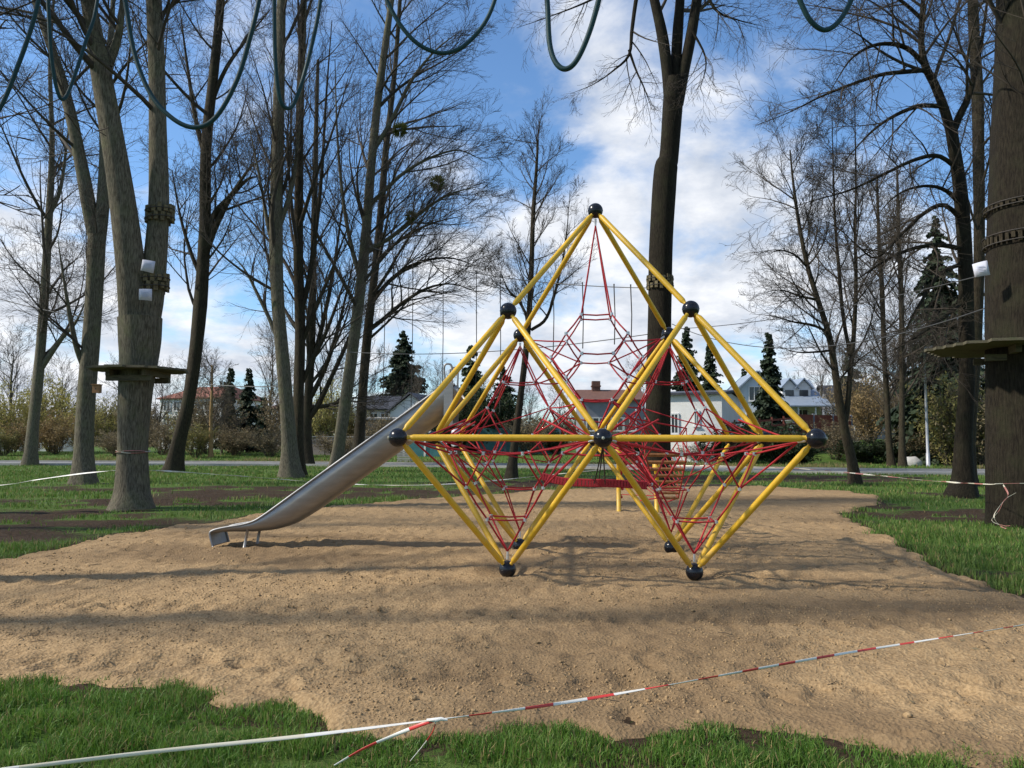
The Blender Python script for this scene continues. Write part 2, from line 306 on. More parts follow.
# where the clear gaps and the cloud banks lie (directions in the sky)
bias = None
def dir_blob(px, py, rad, amt):
    global bias
    v = ray(px, py); v = v/np.linalg.norm(v)
    d = n.new('ShaderNodeVectorMath', operation='DISTANCE'); n.l(tc.outputs['Generated'], d.inputs[0]); d.inputs[1].default_value = tuple(v)
    m = n.new('ShaderNodeMapRange', interpolation_type='SMOOTHSTEP'); m.inputs[1].default_value = 0; m.inputs[2].default_value = rad; m.inputs[3].default_value = amt; m.inputs[4].default_value = 0; n.l(d.outputs['Value'], m.inputs[0])
    if bias is None: bias = m.outputs[0]
    else:
        a = n.new('ShaderNodeMath', operation='ADD'); n.l(bias, a.inputs[0]); n.l(m.outputs[0], a.inputs[1]); bias = a.outputs[0]
BLOBS = [(90, 60, .42, -.26), (470, 90, .20, -.20), (330, 240, .18, -.05), (850, 40, .34, -.25), (960, 120, .2, -.08), (640, 230, .40, .12), (690, 285, .12, -.10), (560, 120, .09, -.07), (760, 250, .34, .18), (600, 60, .12, .10), (560, 170, .1, -.10), (480, 330, .35, .10), (20, 200, .22, .2), (110, 350, .34, .14), (10, 420, .3, .12), (235, 40, .12, .2), (520, 160, .08, -.18), (980, 200, .22, .05), (740, 90, .14, .12), (650, 240, .07, -.12)]
for b in BLOBS: dir_blob(*b)
ad = n.new('ShaderNodeMath', operation='ADD'); n.l(cn.outputs['Fac'], ad.inputs[0]); n.l(bias, ad.inputs[1])
cm = n.new('ShaderNodeMapRange', interpolation_type='SMOOTHSTEP'); cm.inputs[1].default_value = .41; cm.inputs[2].default_value = .70; n.l(ad.outputs[0], cm.inputs[0])
cc = n.new('ShaderNodeValToRGB'); e = cc.color_ramp.elements; e[0].position = .35; e[1].position = .68; e[0].color = (3.7, 4.1, 4.8, 1); e[1].color = (6.9, 6.95, 7.1, 1)
n.l(cn2.outputs['Fac'], cc.inputs[0])
tint = n.new('ShaderNodeMix', data_type='RGBA', blend_type='MULTIPLY'); tint.inputs[0].default_value = 1; n.l(sky.outputs[0], tint.inputs[6]); tint.inputs[7].default_value = (.80, 1.02, 1.2, 1)
mx = n.new('ShaderNodeMix', data_type='RGBA'); n.l(cm.outputs[0], mx.inputs[0]); n.l(tint.outputs[2], mx.inputs[6]); n.l(cc.outputs[0], mx.inputs[7])
n.l(mx.outputs[2], bg.inputs[0]); n.l(bg.outputs[0], wo.inputs[0])
sl = bpy.data.lights.new('sun', 'SUN'); so = bpy.data.objects.new('sun', sl); COL.objects.link(so); sl.energy = 4.6; sl.angle = R(2.2); sl.color = (1, .93, .82)
so.rotation_euler = Vector(sd).to_track_quat('Z', 'Y').to_euler(); so.location = (-20, -10, 30)
SC.view_settings.view_transform = 'Standard'; SC.view_settings.look = 'None'; SC.view_settings.gamma = 1; SC.view_settings.exposure = 0.32
SC.cycles.max_bounces = 5; SC.cycles.diffuse_bounces = 2; SC.cycles.transparent_max_bounces = 4
# ------------------------------------------------------------------ sand outline
SP = [(-420, 640), (-150, 590), (0, 561), (45, 550), (90, 538), (150, 529), (205, 524), (270, 512), (330, 507), (400, 501), (470, 496), (540, 491), (600, 488), (660, 485), (720, 485), (780, 488),
      (850, 492), (884, 497), (880, 505), (850, 514), (868, 524), (900, 540), (930, 556), (965, 572), (1000, 583), (1030, 594), (1120, 625), (1250, 670), (1300, 790),
      (1150, 782), (1024, 771), (930, 764), (870, 757), (800, 752), (740, 748), (680, 743), (634, 741), (628, 780), (604, 780), (598, 742), (560, 733), (520, 738), (450, 745), (400, 749),
      (345, 743), (300, 731), (250, 718), (200, 710), (165, 697), (115, 702), (90, 704), (75, 697), (20, 698), (-50, 697), (-200, 708), (-420, 730)]
SPW = np.array([G(*p)[:2] for p in SP])
def sdist(x, y, P=SPW):      # signed distance to the sand outline (positive inside)
    x = np.asarray(x, float).ravel(); y = np.asarray(y, float).ravel()
    d = np.full(len(x), 1e9); ins = np.zeros(len(x), bool); k = len(P)
    for i in range(k):
        ax, ay = P[i]; bx, by = P[(i+1) % k]; ex, ey = bx-ax, by-ay
        t = np.clip(((x-ax)*ex+(y-ay)*ey)/(ex*ex+ey*ey), 0, 1)
        d = np.minimum(d, np.hypot(x-ax-t*ex, y-ay-t*ey))
        c = ((ay > y) != (by > y)); 
        with np.errstate(divide='ignore', invalid='ignore'): ins ^= c & (x < (bx-ax)*(y-ay)/(by-ay)+ax)
    return np.where(ins, d, -d)
def sheet(name, xs, ys, zf, mat, attr=None, kind='structure', keep=None):
    X, Y = np.meshgrid(xs, ys); Z = zf(X, Y); V = np.stack([X, Y, Z], -1).reshape(-1, 3); nx = len(xs)
    i = np.arange(len(ys)-1)[:, None]*nx; j = np.arange(nx-1)[None]
    Fq = np.stack([i+j, i+j+1, i+nx+j+1, i+nx+j], -1).reshape(-1, 4)
    if keep is not None:
        k = keep(X, Y).ravel(); Fq = Fq[k[Fq].any(1)]
        used = np.zeros(len(V), bool); used[Fq.ravel()] = True; re = np.cumsum(used)-1; V = V[used]; Fq = re[Fq]
    b = MB(); b.add(V, Fq); o = b.build(name, mat)
    if attr:
        for an, fn in attr.items():
            a = o.data.attributes.new(an, 'FLOAT', 'POINT'); a.data.foreach_set('value', fn(V[:, 0], V[:, 1]).astype(np.float32))
    if kind: o['kind'] = kind
    return o
# soil patches as world ellipses: (pixel centre, half extents in metres)
SOIL = []
def soil_patch(px, py, rx, ry, rot=0.0): p = G(px, py); SOIL.append((p[0], p[1], rx, ry, rot))
for a in [(30, 520, 3.6, 1.9), (110, 503, 4.5, 1.4), (230, 497, 3.0, 2.2), (200, 490, 6, 1.4), (330, 496, 4.2, 1.4), (430, 491, 4.5, 2.0), (300, 487, 3.2, 1.1), (560, 484, 5.5, 3.0), (700, 480, 6.5, 2.2), (800, 480, 5.0, 1.8),
          (930, 513, 2.6, .75), (985, 516, 2.0, .8), (1012, 575, .55, .22), (870, 506, .9, .7), (135, 506, 1.6, 1.0), (965, 495, 1.3, .9), (88, 484, 1.2, .9), (-90, 535, 3, 1.4), (760, 477, 9, 1.6), (650, 470, 6, 1.2)]: soil_patch(*a)
def edge(x, y): return sdist(x, y).reshape(np.shape(x)) + .55*(fbm(x*1.1, y*1.1, 61)-.47)+.22*(fbm(x*4, y*4, 62)-.47)
def soil(x, y):
    s = np.zeros(np.shape(x))
    wx = x+3.2*(fbm(x*.45, y*.45, 3, 5)-.5); wy = y+3.6*(fbm(x*.45, y*.45, 9, 5)-.5)
    for cx, cy, rx, ry, _ in SOIL:
        q = np.hypot((wx-cx)/rx, (wy-cy)/ry); s = np.maximum(s, np.clip(1.5-q, 0, 1))
    s = s*sstep(.20, .44, fbm(x*1.1+7, y*1.4, 29, 5))
    return s
def rim_soil(x, y): d = edge(x, y); return np.maximum(soil(x, y), .75*sstep(-.30, .05, d))
def ground_axis(lo, hi, st, far):
    a = list(np.arange(lo, hi, st)); g = st
    b = [hi]
    while b[-1] < far: g *= 1.25; b.append(b[-1]+g)
    c = [lo]; g = st
    while c[-1] > -far: g *= 1.25; c.append(c[-1]-g)
    return np.array(c[:0:-1]+a+b)
def ground_z(x, y):
    d = sdist(x, y).reshape(np.shape(x))
    und = .05*(fbm(x*.6, y*.6, 21)-.5)*sstep(0, 1.5, -d)+.16*(fbm(x*1.8, y*1.8, 5)-.5)*np.clip(soil(x, y), 0, 1)*sstep(0, .6, -d)
    return gz(x, y)+np.where(np.hypot(x, y) < 60, und, 0)-.16*sstep(.55, 1.1, d)
sheet('ground', ground_axis(-34, 34, .26, 1500), ground_axis(-9.5, 42, .26, 1500), ground_z, M['ground'], {'soil': lambda x, y: np.where(np.hypot(x, y) < 70, rim_soil(x, y), 0)})
# sand sheet
ys = [SPW[:, 1].min()-.2]; 
while ys[-1] < SPW[:, 1].max()+.3: ys.append(ys[-1]+max(.022, .0060*(ys[-1]-CAM[1])))
xs = np.arange(SPW[:, 0].min()-.2, SPW[:, 0].max()+.2, .032)
foot = [(rng.uniform(-9, 9), rng.uniform(-6.5, 10), rng.uniform(0, 3.2)) for _ in range(520)]
FEET = [(i*1.05, j*1.05) for i in (-1, 1) for j in (-1, 1)]
def edge(x, y): return sdist(x, y).reshape(np.shape(x)) + .55*(fbm(x*1.1, y*1.1, 61)-.47)+.22*(fbm(x*4, y*4, 62)-.47)
def sand_z(x, y):
    d = edge(x, y)
    z = .055*(fbm(x*.9, y*1.3, 11)-.5)+.040*(fbm(x*2.8, y*3.4, 12, 5)-.5)+.036*(fbm(x*7, y*8, 13, 3)-.5)+.020*(vnoise(x*15, y*15, 14)-.5)
    c = sstep(.42, .62, fbm(x*.7, y*.9, 91)); z = z+(.012+.028*c)*np.maximum(0, vnoise(x*11, y*11, 92)-.58)+(.010+.022*c)*np.maximum(0, vnoise(x*23, y*23, 93)-.55)-.03*np.maximum(0, vnoise(x*5, y*6.5, 94)-.74)
    # raked / dragged grooves that run across
    gx = y+.05*x+.5*(fbm(x*.25, y*.25, 15)-.5)
    z = z+.010*np.sin(gx*11+3*fbm(x*.4, y*.4, 16))*sstep(.45, .7, fbm(x*.35, y*.5, 17))
    # wheel tread imprint in the front
    tr = np.abs(gx-(-5.0)); z = z-.034*np.exp(-(tr/.22)**2)*(.6+.4*np.sign(np.sin(x*22+8*np.abs(gx+5.0))))
    tr = np.abs(gx-(-3.3)); z = z-.030*np.exp(-(tr/.2)**2)*(.6+.4*np.sign(np.sin(x*22-8*np.abs(gx+3.3))))
    for fx, fy, fa in foot:
        m = (np.abs(x-fx) < .35) & (np.abs(y-fy) < .35)
        if m.any():
            xx = x[m]-fx; yy = y[m]-fy; a = xx*math.cos(fa)+yy*math.sin(fa); b = -xx*math.sin(fa)+yy*math.cos(fa)
            q = (a/.13)**2+(b/.055)**2
            z[m] += -.034*np.exp(-q*1.2)+.013*np.exp(-(np.sqrt(q)-1.6)**2*3)
    for p in FEET:
        q = np.hypot(x-p[0], y-p[1]); z = z*(1-np.exp(-(q/.3)**2))-.066*np.exp(-(q/.26)**2)+.03*np.exp(-((q-.42)/.12)**2)
    q = np.hypot((x-G(262, 548)[0])/1.0, (y-G(262, 548)[1])/.4); z = z-.04*np.exp(-q**2)+.04*np.exp(-((q-1.5)/.5)**2)
    z = z+.03
    e = sstep(-.04, .30, d)
    return z*e+(-.10)*(1-e)+.012*e
def damp(x, y):
    v = fbm(x*.22+3, y*.5, 33, 5)
    t = sstep(.50, .66, v)*.62
    far = sstep(6, 15, y)*.30*sstep(.4, .6, fbm(x*.3, y*.35, 44))
    return np.clip(t+far, 0, 1)
sheet('sand', xs, np.array(ys), sand_z, M['sand'], {'damp': damp}, keep=lambda X, Y: sdist(X, Y).reshape(X.shape) > -.75)
# crumbs, twiglets and dead leaves lying on the sand
lt = MB(); rl = random.Random(77); fx = np.array([[rl.uniform(-9, 9), rl.uniform(-6.6, 9)] for _ in range(2600)]); dd_ = edge(fx[:, 0], fx[:, 1]); zz = sand_z(fx[:, 0], fx[:, 1])
for (x, y), d, z in zip(fx, dd_, zz):
    if d < .25 or rl.random() < .3 or (d > 1.6 and rl.random() < .7): continue
    a = rl.uniform(0, 6.28); u = np.array([math.cos(a), math.sin(a), 0]); v = np.array([-u[1], u[0], rl.uniform(-.4, .4)]); p = np.array([x, y, z+.004]); t = rl.random()
    if t < .35: L = rl.uniform(.02, .09); lt.tube([p-u*L, p+v*L*.2+[0, 0, .006], p+u*L], [.0022, .003, .0015], 4, 0)
    elif t < .6: L = rl.uniform(.012, .03); lt.add(np.array([p-u*L, p+v*L*.6+[0, 0, .008], p+u*L+[0, 0, .004], p-v*L*.6+[0, 0, .003]]), [[0, 1, 2, 3]], 1, True)
    else:
        rr_ = rl.uniform(.006, .022); n0_ = lt.nv; lt.sphere(p, rr_, 7, 5, 2); V = lt.v[-1]; V[:] = p+(V-p)*np.array([rl.uniform(.8, 1.5), rl.uniform(.7, 1.2), .7])+np.random.default_rng(int(x*1e4) & 0xffff).normal(0, rr_*.12, V.shape)
def clods(n_, d0, d1, r0_, r1_):
    P = scatter_pts(n_, d0, d1, .8); cl = fbm(P[:, 0]*.8, P[:, 1]*1.2, 95); k = (edge(P[:, 0], P[:, 1]) > .3) & (rng.uniform(0, 1, n_) < np.clip(4*(cl-.38), .05, 1)); P = P[k]; n_ = len(P)
    if not n_: return
    P[:, 2] = sand_z(P[:, 0], P[:, 1])+.001; rr_ = r0_*(r1_/r0_)**(rng.uniform(0, 1, n_)**2.2)
    U = np.array([[0, 0, 1]]+[[math.cos(a), math.sin(a), .35] for a in np.arange(5)*1.2566]+[[.9*math.cos(a+.6), .9*math.sin(a+.6), -.5] for a in np.arange(5)*1.2566])
    V = P[:, None, :]+U[None]*rr_[:, None, None]*rng.uniform(.7, 1.3, (n_, 11, 1)); T = []
    for i in range(5): j = (i+1) % 5; T += [[0, 1+i, 1+j], [1+i, 6+i, 1+j], [1+j, 6+i, 6+j]]
    lt.add(V.reshape(-1, 3), (np.array(T)[None]+(np.arange(n_)*11)[:, None, None]).reshape(-1, 3), 2, True)
def scatter_pts(n_, d0, d1, sp_): d = d0*(d1/d0)**rng.uniform(0, 1, n_); a = rng.uniform(-sp_, sp_, n_); p = CAM+np.outer(d, FH)+np.outer(d*a, r0); p[:, 2] = 0; return p
clods(30000, 3.6, 9, .0035, .0115); clods(9000, 8, 18, .006, .02)
tag(lt.build('sand_litter', [M['twig'], M['leaf_brown'], M['sand']]), kind='stuff')
# road beyond the lawn: a shallow band running across
def strip(name, pts0, pts1, z, mat, n_=40):
    a = spline(pts0, n_); b = spline(pts1, n_); V = np.vstack([a, b]); V[:, 2] = z
    m = MB(); m.add(V, [[i, i+1, n_+i+1, n_+i] for i in range(n_-1)], 0, False); return tag(m.build(name, mat), kind='structure')
rn = [W(-700, 500, 50), W(0, 470, 50.5), W(300, 470, 50.5), W(600, 470, 46), W(760, 470, 41), W(1024, 470, 38), W(1700, 470, 37)]
rf = [W(-700, 500, 58), W(0, 470, 58), W(300, 470, 57), W(600, 470, 52), W(760, 470, 47), W(1024, 470, 43.5), W(1700, 470, 42)]
strip('road', rn, rf, .045, M['asphalt'])
k0 = [p+FH*0.0 for p in rn]; kb = MB()
for side in (rn, rf):
    a = spline(side, 60); 
    for i in range(59): kb.bar(a[i]*[1, 1, 0]+[0, 0, .06], a[i+1]*[1, 1, 0]+[0, 0, .06], .16, .16)
tag(kb.build('kerb', M['concrete']), kind='structure')
mk = MB(); a = spline([.5*(p+q) for p, q in zip(rn, rf)], 120)
for i in range(0, 118, 3):
    p, q = a[i]*[1, 1, 0], a[i+1]*[1, 1, 0]; d = (q-p)/np.linalg.norm(q-p); s_ = np.array([-d[1], d[0], 0])*.07
    mk.add(np.array([p-s_, q-s_, q+s_, p+s_])+[0, 0, .051], [[0, 1, 2, 3]], 0, False)
tag(mk.build('road_marking', M['tape_white']), kind='structure')
# ------------------------------------------------------------------ grass
def blades(name, pts, hts, wid, mat, lean=.35, seg2=True):
    n_ = len(pts); ang = rng.uniform(0, 2*math.pi, n_); la = rng.uniform(0, 2*math.pi, n_); ln = np.abs(rng.normal(0, lean, n_))*hts
    s_ = np.stack([np.cos(ang), np.sin(ang), np.zeros(n_)], 1)*(wid/2)[:, None]
    L = np.stack([np.cos(la)*ln, np.sin(la)*ln, np.zeros(n_)], 1)
    up = np.array([0, 0, 1.])
    v0 = pts-s_; v1 = pts+s_; mid = pts+up*(hts*.55)[:, None]+L*.35; v2 = mid+s_*.8; v3 = mid-s_*.8; v4 = pts+up*(hts*np.sqrt(np.clip(1-(ln/hts*.6)**2, .2, 1)))[:, None]+L
    V = np.stack([v0, v1, v2, v3, v4], 1).reshape(-1, 3); b = np.arange(n_)*5
    m = MB(); m.nv = len(V); m.v.append(V); u_ = rng.uniform(0, 1, n_); mi = np.where(u_ < .10, 1, np.where(u_ < .38, 2, 0))
    for q in range(3):
        bb = b[mi == q]; m.f.append((np.stack([bb, bb+1, bb+2, bb+3], 1), q, True)); m.f.append((np.stack([bb+3, bb+2, bb+4], 1), q, True))
    return tag(m.build(name, [mat, M['dry_grass'], M['grass_light']]), kind='stuff')
def scatter(n_, d0, d1, spread, power=1.0):
    d = d0*(d1/d0)**rng.uniform(0, 1, n_) if power == 0 else d0+(d1-d0)*rng.uniform(0, 1, n_)**power
    a = rng.uniform(-spread, spread, n_); p = CAM+np.outer(d, FH)+np.outer(d*a, r0); p[:, 2] = 0; return p
p = scatter(300000, 2.2, 6.2, .95, 1.15); d = edge(p[:, 0], p[:, 1])-.20; cl = fbm(p[:, 0]*1.6, p[:, 1]*1.6, 71)
cl2 = fbm(p[:, 0]*5, p[:, 1]*5, 73, 3); k = (d < .05*rng.uniform(-1, 1, len(p))+.22*(cl2-.42)) & (rng.uniform(0, 1, len(p)) < np.clip(.25+3.2*(cl2-.28), .06, 1)); p = p[k]; cl = cl[k]; d = d[k]
p[:, 2] = ground_z(p[:, 0], p[:, 1])-.005
cl2 = fbm(p[:, 0]*5, p[:, 1]*5, 73, 3); h = (.03+.19*(cl*.5+cl2*.7-.2)*rng.uniform(.35, 1.3, len(p)))*.62*(.6+.4*np.clip(-d/.35, 0, 1))*1.15
blades('front_grass', p, h, rng.uniform(.0035, .0085, len(p)), M['grass'], .6)
p = scatter(450000, 8, 51, .98, 0); d = edge(p[:, 0], p[:, 1])-.18; so_ = soil(p[:, 0], p[:, 1]); cl = fbm(p[:, 0]*.9, p[:, 1]*.9, 77); dd = (p-CAM)@FH
k = (d < .08*rng.uniform(-1, 1, len(p))) & (rng.uniform(0, 1, len(p)) < np.clip(1.1-2.2*so_, 0.01, 1)*np.clip(.3+1.6*(cl-.3), .15, 1)) & (dd < np.interp(512+F*(p-CAM)@RT/dd, [-700, 0, 300, 600, 760, 1024, 1700], [50, 50.5, 50.5, 46, 41, 38, 37])-.5); p = p[k]; cl = cl[k]; dd = dd[k]; d = d[k]
p[:, 2] = ground_z(p[:, 0], p[:, 1])-.005
h = .05+.10*cl*rng.uniform(.4, 1.2, len(p))
blades('lawn_grass', p, h*(.75+.02*np.clip(dd, 0, 25)), rng.uniform(.006, .012, len(p))*(.6+dd/14), M['grass_far'], .45)
# dry grass and weeds along the far side of the road
q = rng.uniform(0, 1, 26000); a = spline(rf, 400); i = (q*399).astype(int); p = a[i]+np.outer(np.abs(rng.normal(0, 2.6, len(q)))+.35, FH); p[:, 2] = gz(p[:, 0], p[:, 1])
cl = fbm(p[:, 0]*.25, p[:, 1]*.25, 81); k = cl > .40; p = p[k]; cl = cl[k]
blades('verge_grass', p, .15+.75*(cl-.35)*rng.uniform(.4, 1.3, len(p)), rng.uniform(.02, .05, len(p)), M['dry_grass'], .4)
q = rng.uniform(0, 1, 26000); i = (q*399).astype(int); p = a[i]+np.outer(np.abs(rng.normal(0, 8, len(q)))+.3, FH); p[:, 2] = gz(p[:, 0], p[:, 1])
blades('far_lawn_grass', p, rng.uniform(.08, .22, len(p)), rng.uniform(.03, .07, len(p)), M['grass_far'], .4)
# ------------------------------------------------------------------ trees
class Tree:
    def __init__(s, seed, ks=(5, 4, 3, 3), mintw=.005):
        s.r = random.Random(seed); s.tr = MB(); s.cr = MB(); s.ks = ks; s.mt = mintw; s.limbs = []
    def rv(s): return Vector((s.r.gauss(0, 1), s.r.gauss(0, 1), s.r.gauss(0, 1))).normalized()
    def grow(s, p, d, L, r, lev, sp):
        R_ = s.r; n = (8, 6, 5, 4)[lev]; P = [p.copy()]; Q = [r]; d = d.normalized(); D = [d.copy()]
        bend = s.rv()*sp.get('bend', .10)
        for i in range(n):
            d = (d + s.rv()*sp['wig'] + bend + Vector((0, 0, sp['up'] if lev < 2 else sp['tup'])) + sp.get('pull', Vector((0, 0, 0)))*(1 if lev == 0 else .4)).normalized()
            p = p + d*(L/n); P.append(p.copy()); D.append(d.copy()); Q.append(max(s.mt*.7, r*(1-.82*(i+1)/n)))
        s.cr.tube([tuple(v) for v in P], Q, s.ks[lev])
        if lev >= sp.get('maxlev', 3): return
        s.kids(P, D, Q, L, lev+1, sp)
    def kids(s, P, D, Q, L, lev, sp, t0=.08):
        R_ = s.r; nc = sp['n'][lev]; n = len(P)-1
        nc = max(1, int(nc*R_.uniform(.8, 1.25)))
        for c in range(nc):
            t = t0+(1-t0)*((c+R_.random())/nc); f = t*n; i = min(int(f), n-1); f -= i
            p = P[i].lerp(P[i+1], f); d = D[i].lerp(D[i+1], f); r = Q[i]*(1-f)+Q[i+1]*f
            ax = d.orthogonal().normalized(); ax.rotate(Quaternion(d, R_.uniform(0, 2*math.pi)))
            nd = d.copy(); nd.rotate(Quaternion(ax, R_.gauss(sp['ang'], .18)))
            l = L*sp['len'][lev]*(1-.45*t)*R_.uniform(.6, 1.25)
            s.grow(p, nd, l, max(s.mt, min(r*.55, l*.0085)), lev, sp)
    def scaffold(s, P, Rr, sp, n0, L0, t0=.35, k=14, part='trunk', crown=True, samp=None, rough=.05, sub=0):
        """a traced trunk or limb: P world points, Rr radii; side limbs from t0 upward"""
        n = samp or max(10, 3*len(P)); Q = spline(P, n); q = np.interp(np.linspace(0, 1, n), np.linspace(0, 1, len(Rr)), Rr)
        if part != 'trunk': q = q*(1-.72*np.linspace(0, 1, n)**2.5)
        if part == 'trunk': s._trunk(s.tr, Q, q, k, rough)
        else:
            b = MB(); s._trunk(b, Q, q, max(7, k-4), rough); s.limbs.append(b)
        if not crown: return
        V = [Vector(v) for v in Q]; D = [(V[min(i+1, n-1)]-V[max(i-1, 0)]).normalized() for i in range(n)]
        R_ = s.r; n0 = int(round(n0*1.08))
        for c in range(n0):
            t = t0+(1-t0)*((c+R_.random())/n0); f = t*(n-1); i = min(int(f), n-2); f -= i
            p = V[i].lerp(V[i+1], f); d = D[i]; r = q[i]
            ax = d.orthogonal().normalized(); ax.rotate(Quaternion(d, R_.uniform(0, 2*math.pi)))
            nd = d.copy(); nd.rotate(Quaternion(ax, R_.gauss(sp['ang0'], .2)))
            l = L0*(1.1-.55*t)*R_.uniform(.65, 1.25)
            s.grow(p, nd, l, min(r*.5, l*.0155), sub, sp)
    def _trunk(s, mb, Q, q, k, rough):
        n = len(Q); th = np.arange(k)*2*math.pi/k
        T = np.gradient(Q, axis=0); T /= np.linalg.norm(T, axis=1, keepdims=True)
        ref = np.array([.08, 1., .03]) if abs(T[n//2][2]) > .5 else np.array([0, .2, 1.])
        A = np.cross(ref, T); A /= np.linalg.norm(A, axis=1, keepdims=True); B = np.cross(T, A)
        ph = [s.r.uniform(0, 6.28) for _ in range(6)]
        hh = np.concatenate([[0], np.cumsum(np.linalg.norm(np.diff(Q, axis=0), axis=1))])[:, None]
        ra = 1+rough*(np.sin(3*th+ph[0]+hh*.5)+.7*np.sin(5*th+ph[1]-hh*.35)+.6*np.sin(2*th+ph[2]+hh*1.1)*np.sin(hh*.9+ph[3]))
        fl = s.flare*np.exp(-hh/.45)*(1+.35*np.sin(5*th+ph[4])+.2*np.sin(3*th+ph[5])) if mb is s.tr and s.flare else 0
        V = Q[:, None, :]+((q[:, None]*(ra+fl))[:, :, None])*(A[:, None, :]*np.cos(th)[None, :, None]+B[:, None, :]*np.sin(th)[None, :, None])
        i = np.arange(n-1)[:, None]*k; j = np.arange(k)[None]; j2 = (j+1) % k
        mb.add(V.reshape(-1, 3), np.stack([i+j, i+j2, i+k+j2, i+k+j], -1).reshape(-1, 4), 0, True)
    flare = .35
    def finish(s, label, base, cat='tree', name='bare_tree', bark='bark', twig='twig', group=None):
        root = thing(name, label, cat, base, group)
        s.tr.build('trunk', M[bark], root, base)
        for b in s.limbs: b.build('limb', M[bark], root, base)
        if s.cr.tubes or s.cr.v: s.cr.build('crown', M[twig], root, base)
        return root
def sp(n=(0, 9, 8, 4), ln=(0, .66, .60, .60), ang=.72, ang0=.85, wig=.085, up=.06, tup=.02, **k): return dict(n=n, len=ln, ang=ang, ang0=ang0, wig=wig, up=up, tup=tup, **k)
def TP(L, d, d1=None):       # (px, py, width px) list -> world points and radii; the first is the foot
    P = []; q = []; m = len(L)-1 or 1
    for i, (x, y, w_) in enumerate(L):
        dd = d if d1 is None else d+(d1-d)*i/m
        P.append(W(x, y, dd)); q.append(w_*dd/F/2)
    return np.array(P), q
def foot_pts(L, d, **k):
    P, q = TP(L, d, **k); b = P[0].copy(); b[2] = gz(b[0], b[1]); P[0] = b-[0, 0, .12]; return P, q, b
LINE = 'trees along the rope course'
S0 = sp()
# --- tree with the wooden platform, forked in two
t = Tree(11, mintw=.0052); t.flare = .05; d1 = 18.2
P, q, b = foot_pts([(132, 511, 46), (132.5, 492, 33), (133, 450, 28), (134, 420, 29.5), (136, 388, 32), (139, 360, 36), (140, 340, 40), (140, 318, 42)], d1); t.scaffold(P, q, S0, 0, 0, crown=False, k=28, samp=40, rough=.025); base1 = b
P, q = TP([(136, 335, 30), (133, 290, 29), (128, 240, 27), (120, 180, 25), (108, 110, 23.5), (97, 50, 22), (88, 0, 20), (72, -90, 15), (60, -200, 8), (55, -290, 3)], d1, 17.4); t.scaffold(P, q, S0, 11, 5.5, .5, k=18, part='limb', rough=.03)
P, q = TP([(144, 338, 24), (151, 300, 24), (156, 250, 22.5), (159, 200, 20.5), (158, 130, 19), (157, 70, 19), (154, 0, 21), (150, -90, 15), (154, -190, 9), (160, -290, 3)], d1, 18.8); t.scaffold(P, q, S0, 11, 5.5, .45, k=18, part='limb', rough=.03)
P, q = TP([(108, 65, 10), (116, 45, 9), (121, 20, 8), (124, -20, 7), (130, -110, 4)], 18); t.scaffold(P, q, S0, 5, 3.2, .3, k=10, part='limb')
T1 = t.finish('thick grey tree forked above a wooden platform, red tape round its trunk', base1, group=LINE)
# --- tree left behind it with a nest box
t = Tree(12, mintw=.0052); d2 = 28.5
P, q, b = foot_pts([(84, 486, 23), (84, 450, 17.5), (86, 400, 17), (91, 340, 16.5), (95, 280, 16), (97, 235, 17)], d2); t.scaffold(P, q, S0, 3, 4, .5, k=20, rough=.035); base2 = b
P, q = TP([(96, 245, 14), (89, 210, 14), (82, 170, 13), (70, 110, 12), (56, 60, 11), (38, 10, 10), (24, -40, 8), (10, -110, 4)], d2); t.scaffold(P, q, S0, 11, 6, .25, k=12, part='limb')
P, q = TP([(98, 245, 14), (103, 205, 13), (106, 150, 13), (104, 110, 12.5), (110, 50, 10), (113, 0, 8), (116, -80, 3)], d2, 29.3); t.scaffold(P, q, S0, 10, 5.5, .25, k=12, part='limb')
P, q = TP([(84, 368, 6), (76, 345, 5.5), (70, 315, 5), (64, 280, 4), (58, 240, 3)], d2, 27.5); t.scaffold(P, q, S0, 5, 3, .3, k=8, part='limb')
T2 = t.finish('grey two-limbed tree with a small brown nest box on its trunk', base2, group=LINE)
# --- far left slim tree
t = Tree(13, mintw=.0075); d3 = 50
P, q, b = foot_pts([(30, 467, 13), (34, 420, 10), (38, 380, 10), (42, 330, 9), (46, 270, 8), (50, 200, 7), (52, 140, 5), (50, 60, 3.5), (54, 0, 2)], d3); t.scaffold(P, q, S0, 20, 8, .3, k=12); base = b
P, q = TP([(39, 372, 6), (50, 355, 5.5), (62, 338, 5), (76, 322, 4), (86, 300, 3)], d3); t.scaffold(P, q, S0, 5, 4, .3, k=8, part='limb')
P, q = TP([(49, 215, 5), (60, 190, 4), (66, 150, 3.4), (72, 100, 2.4)], d3); t.scaffold(P, q, S0, 6, 5, .3, k=8, part='limb')
t.finish('slim grey tree at the far left edge before the yellow willow', base, group=LINE)
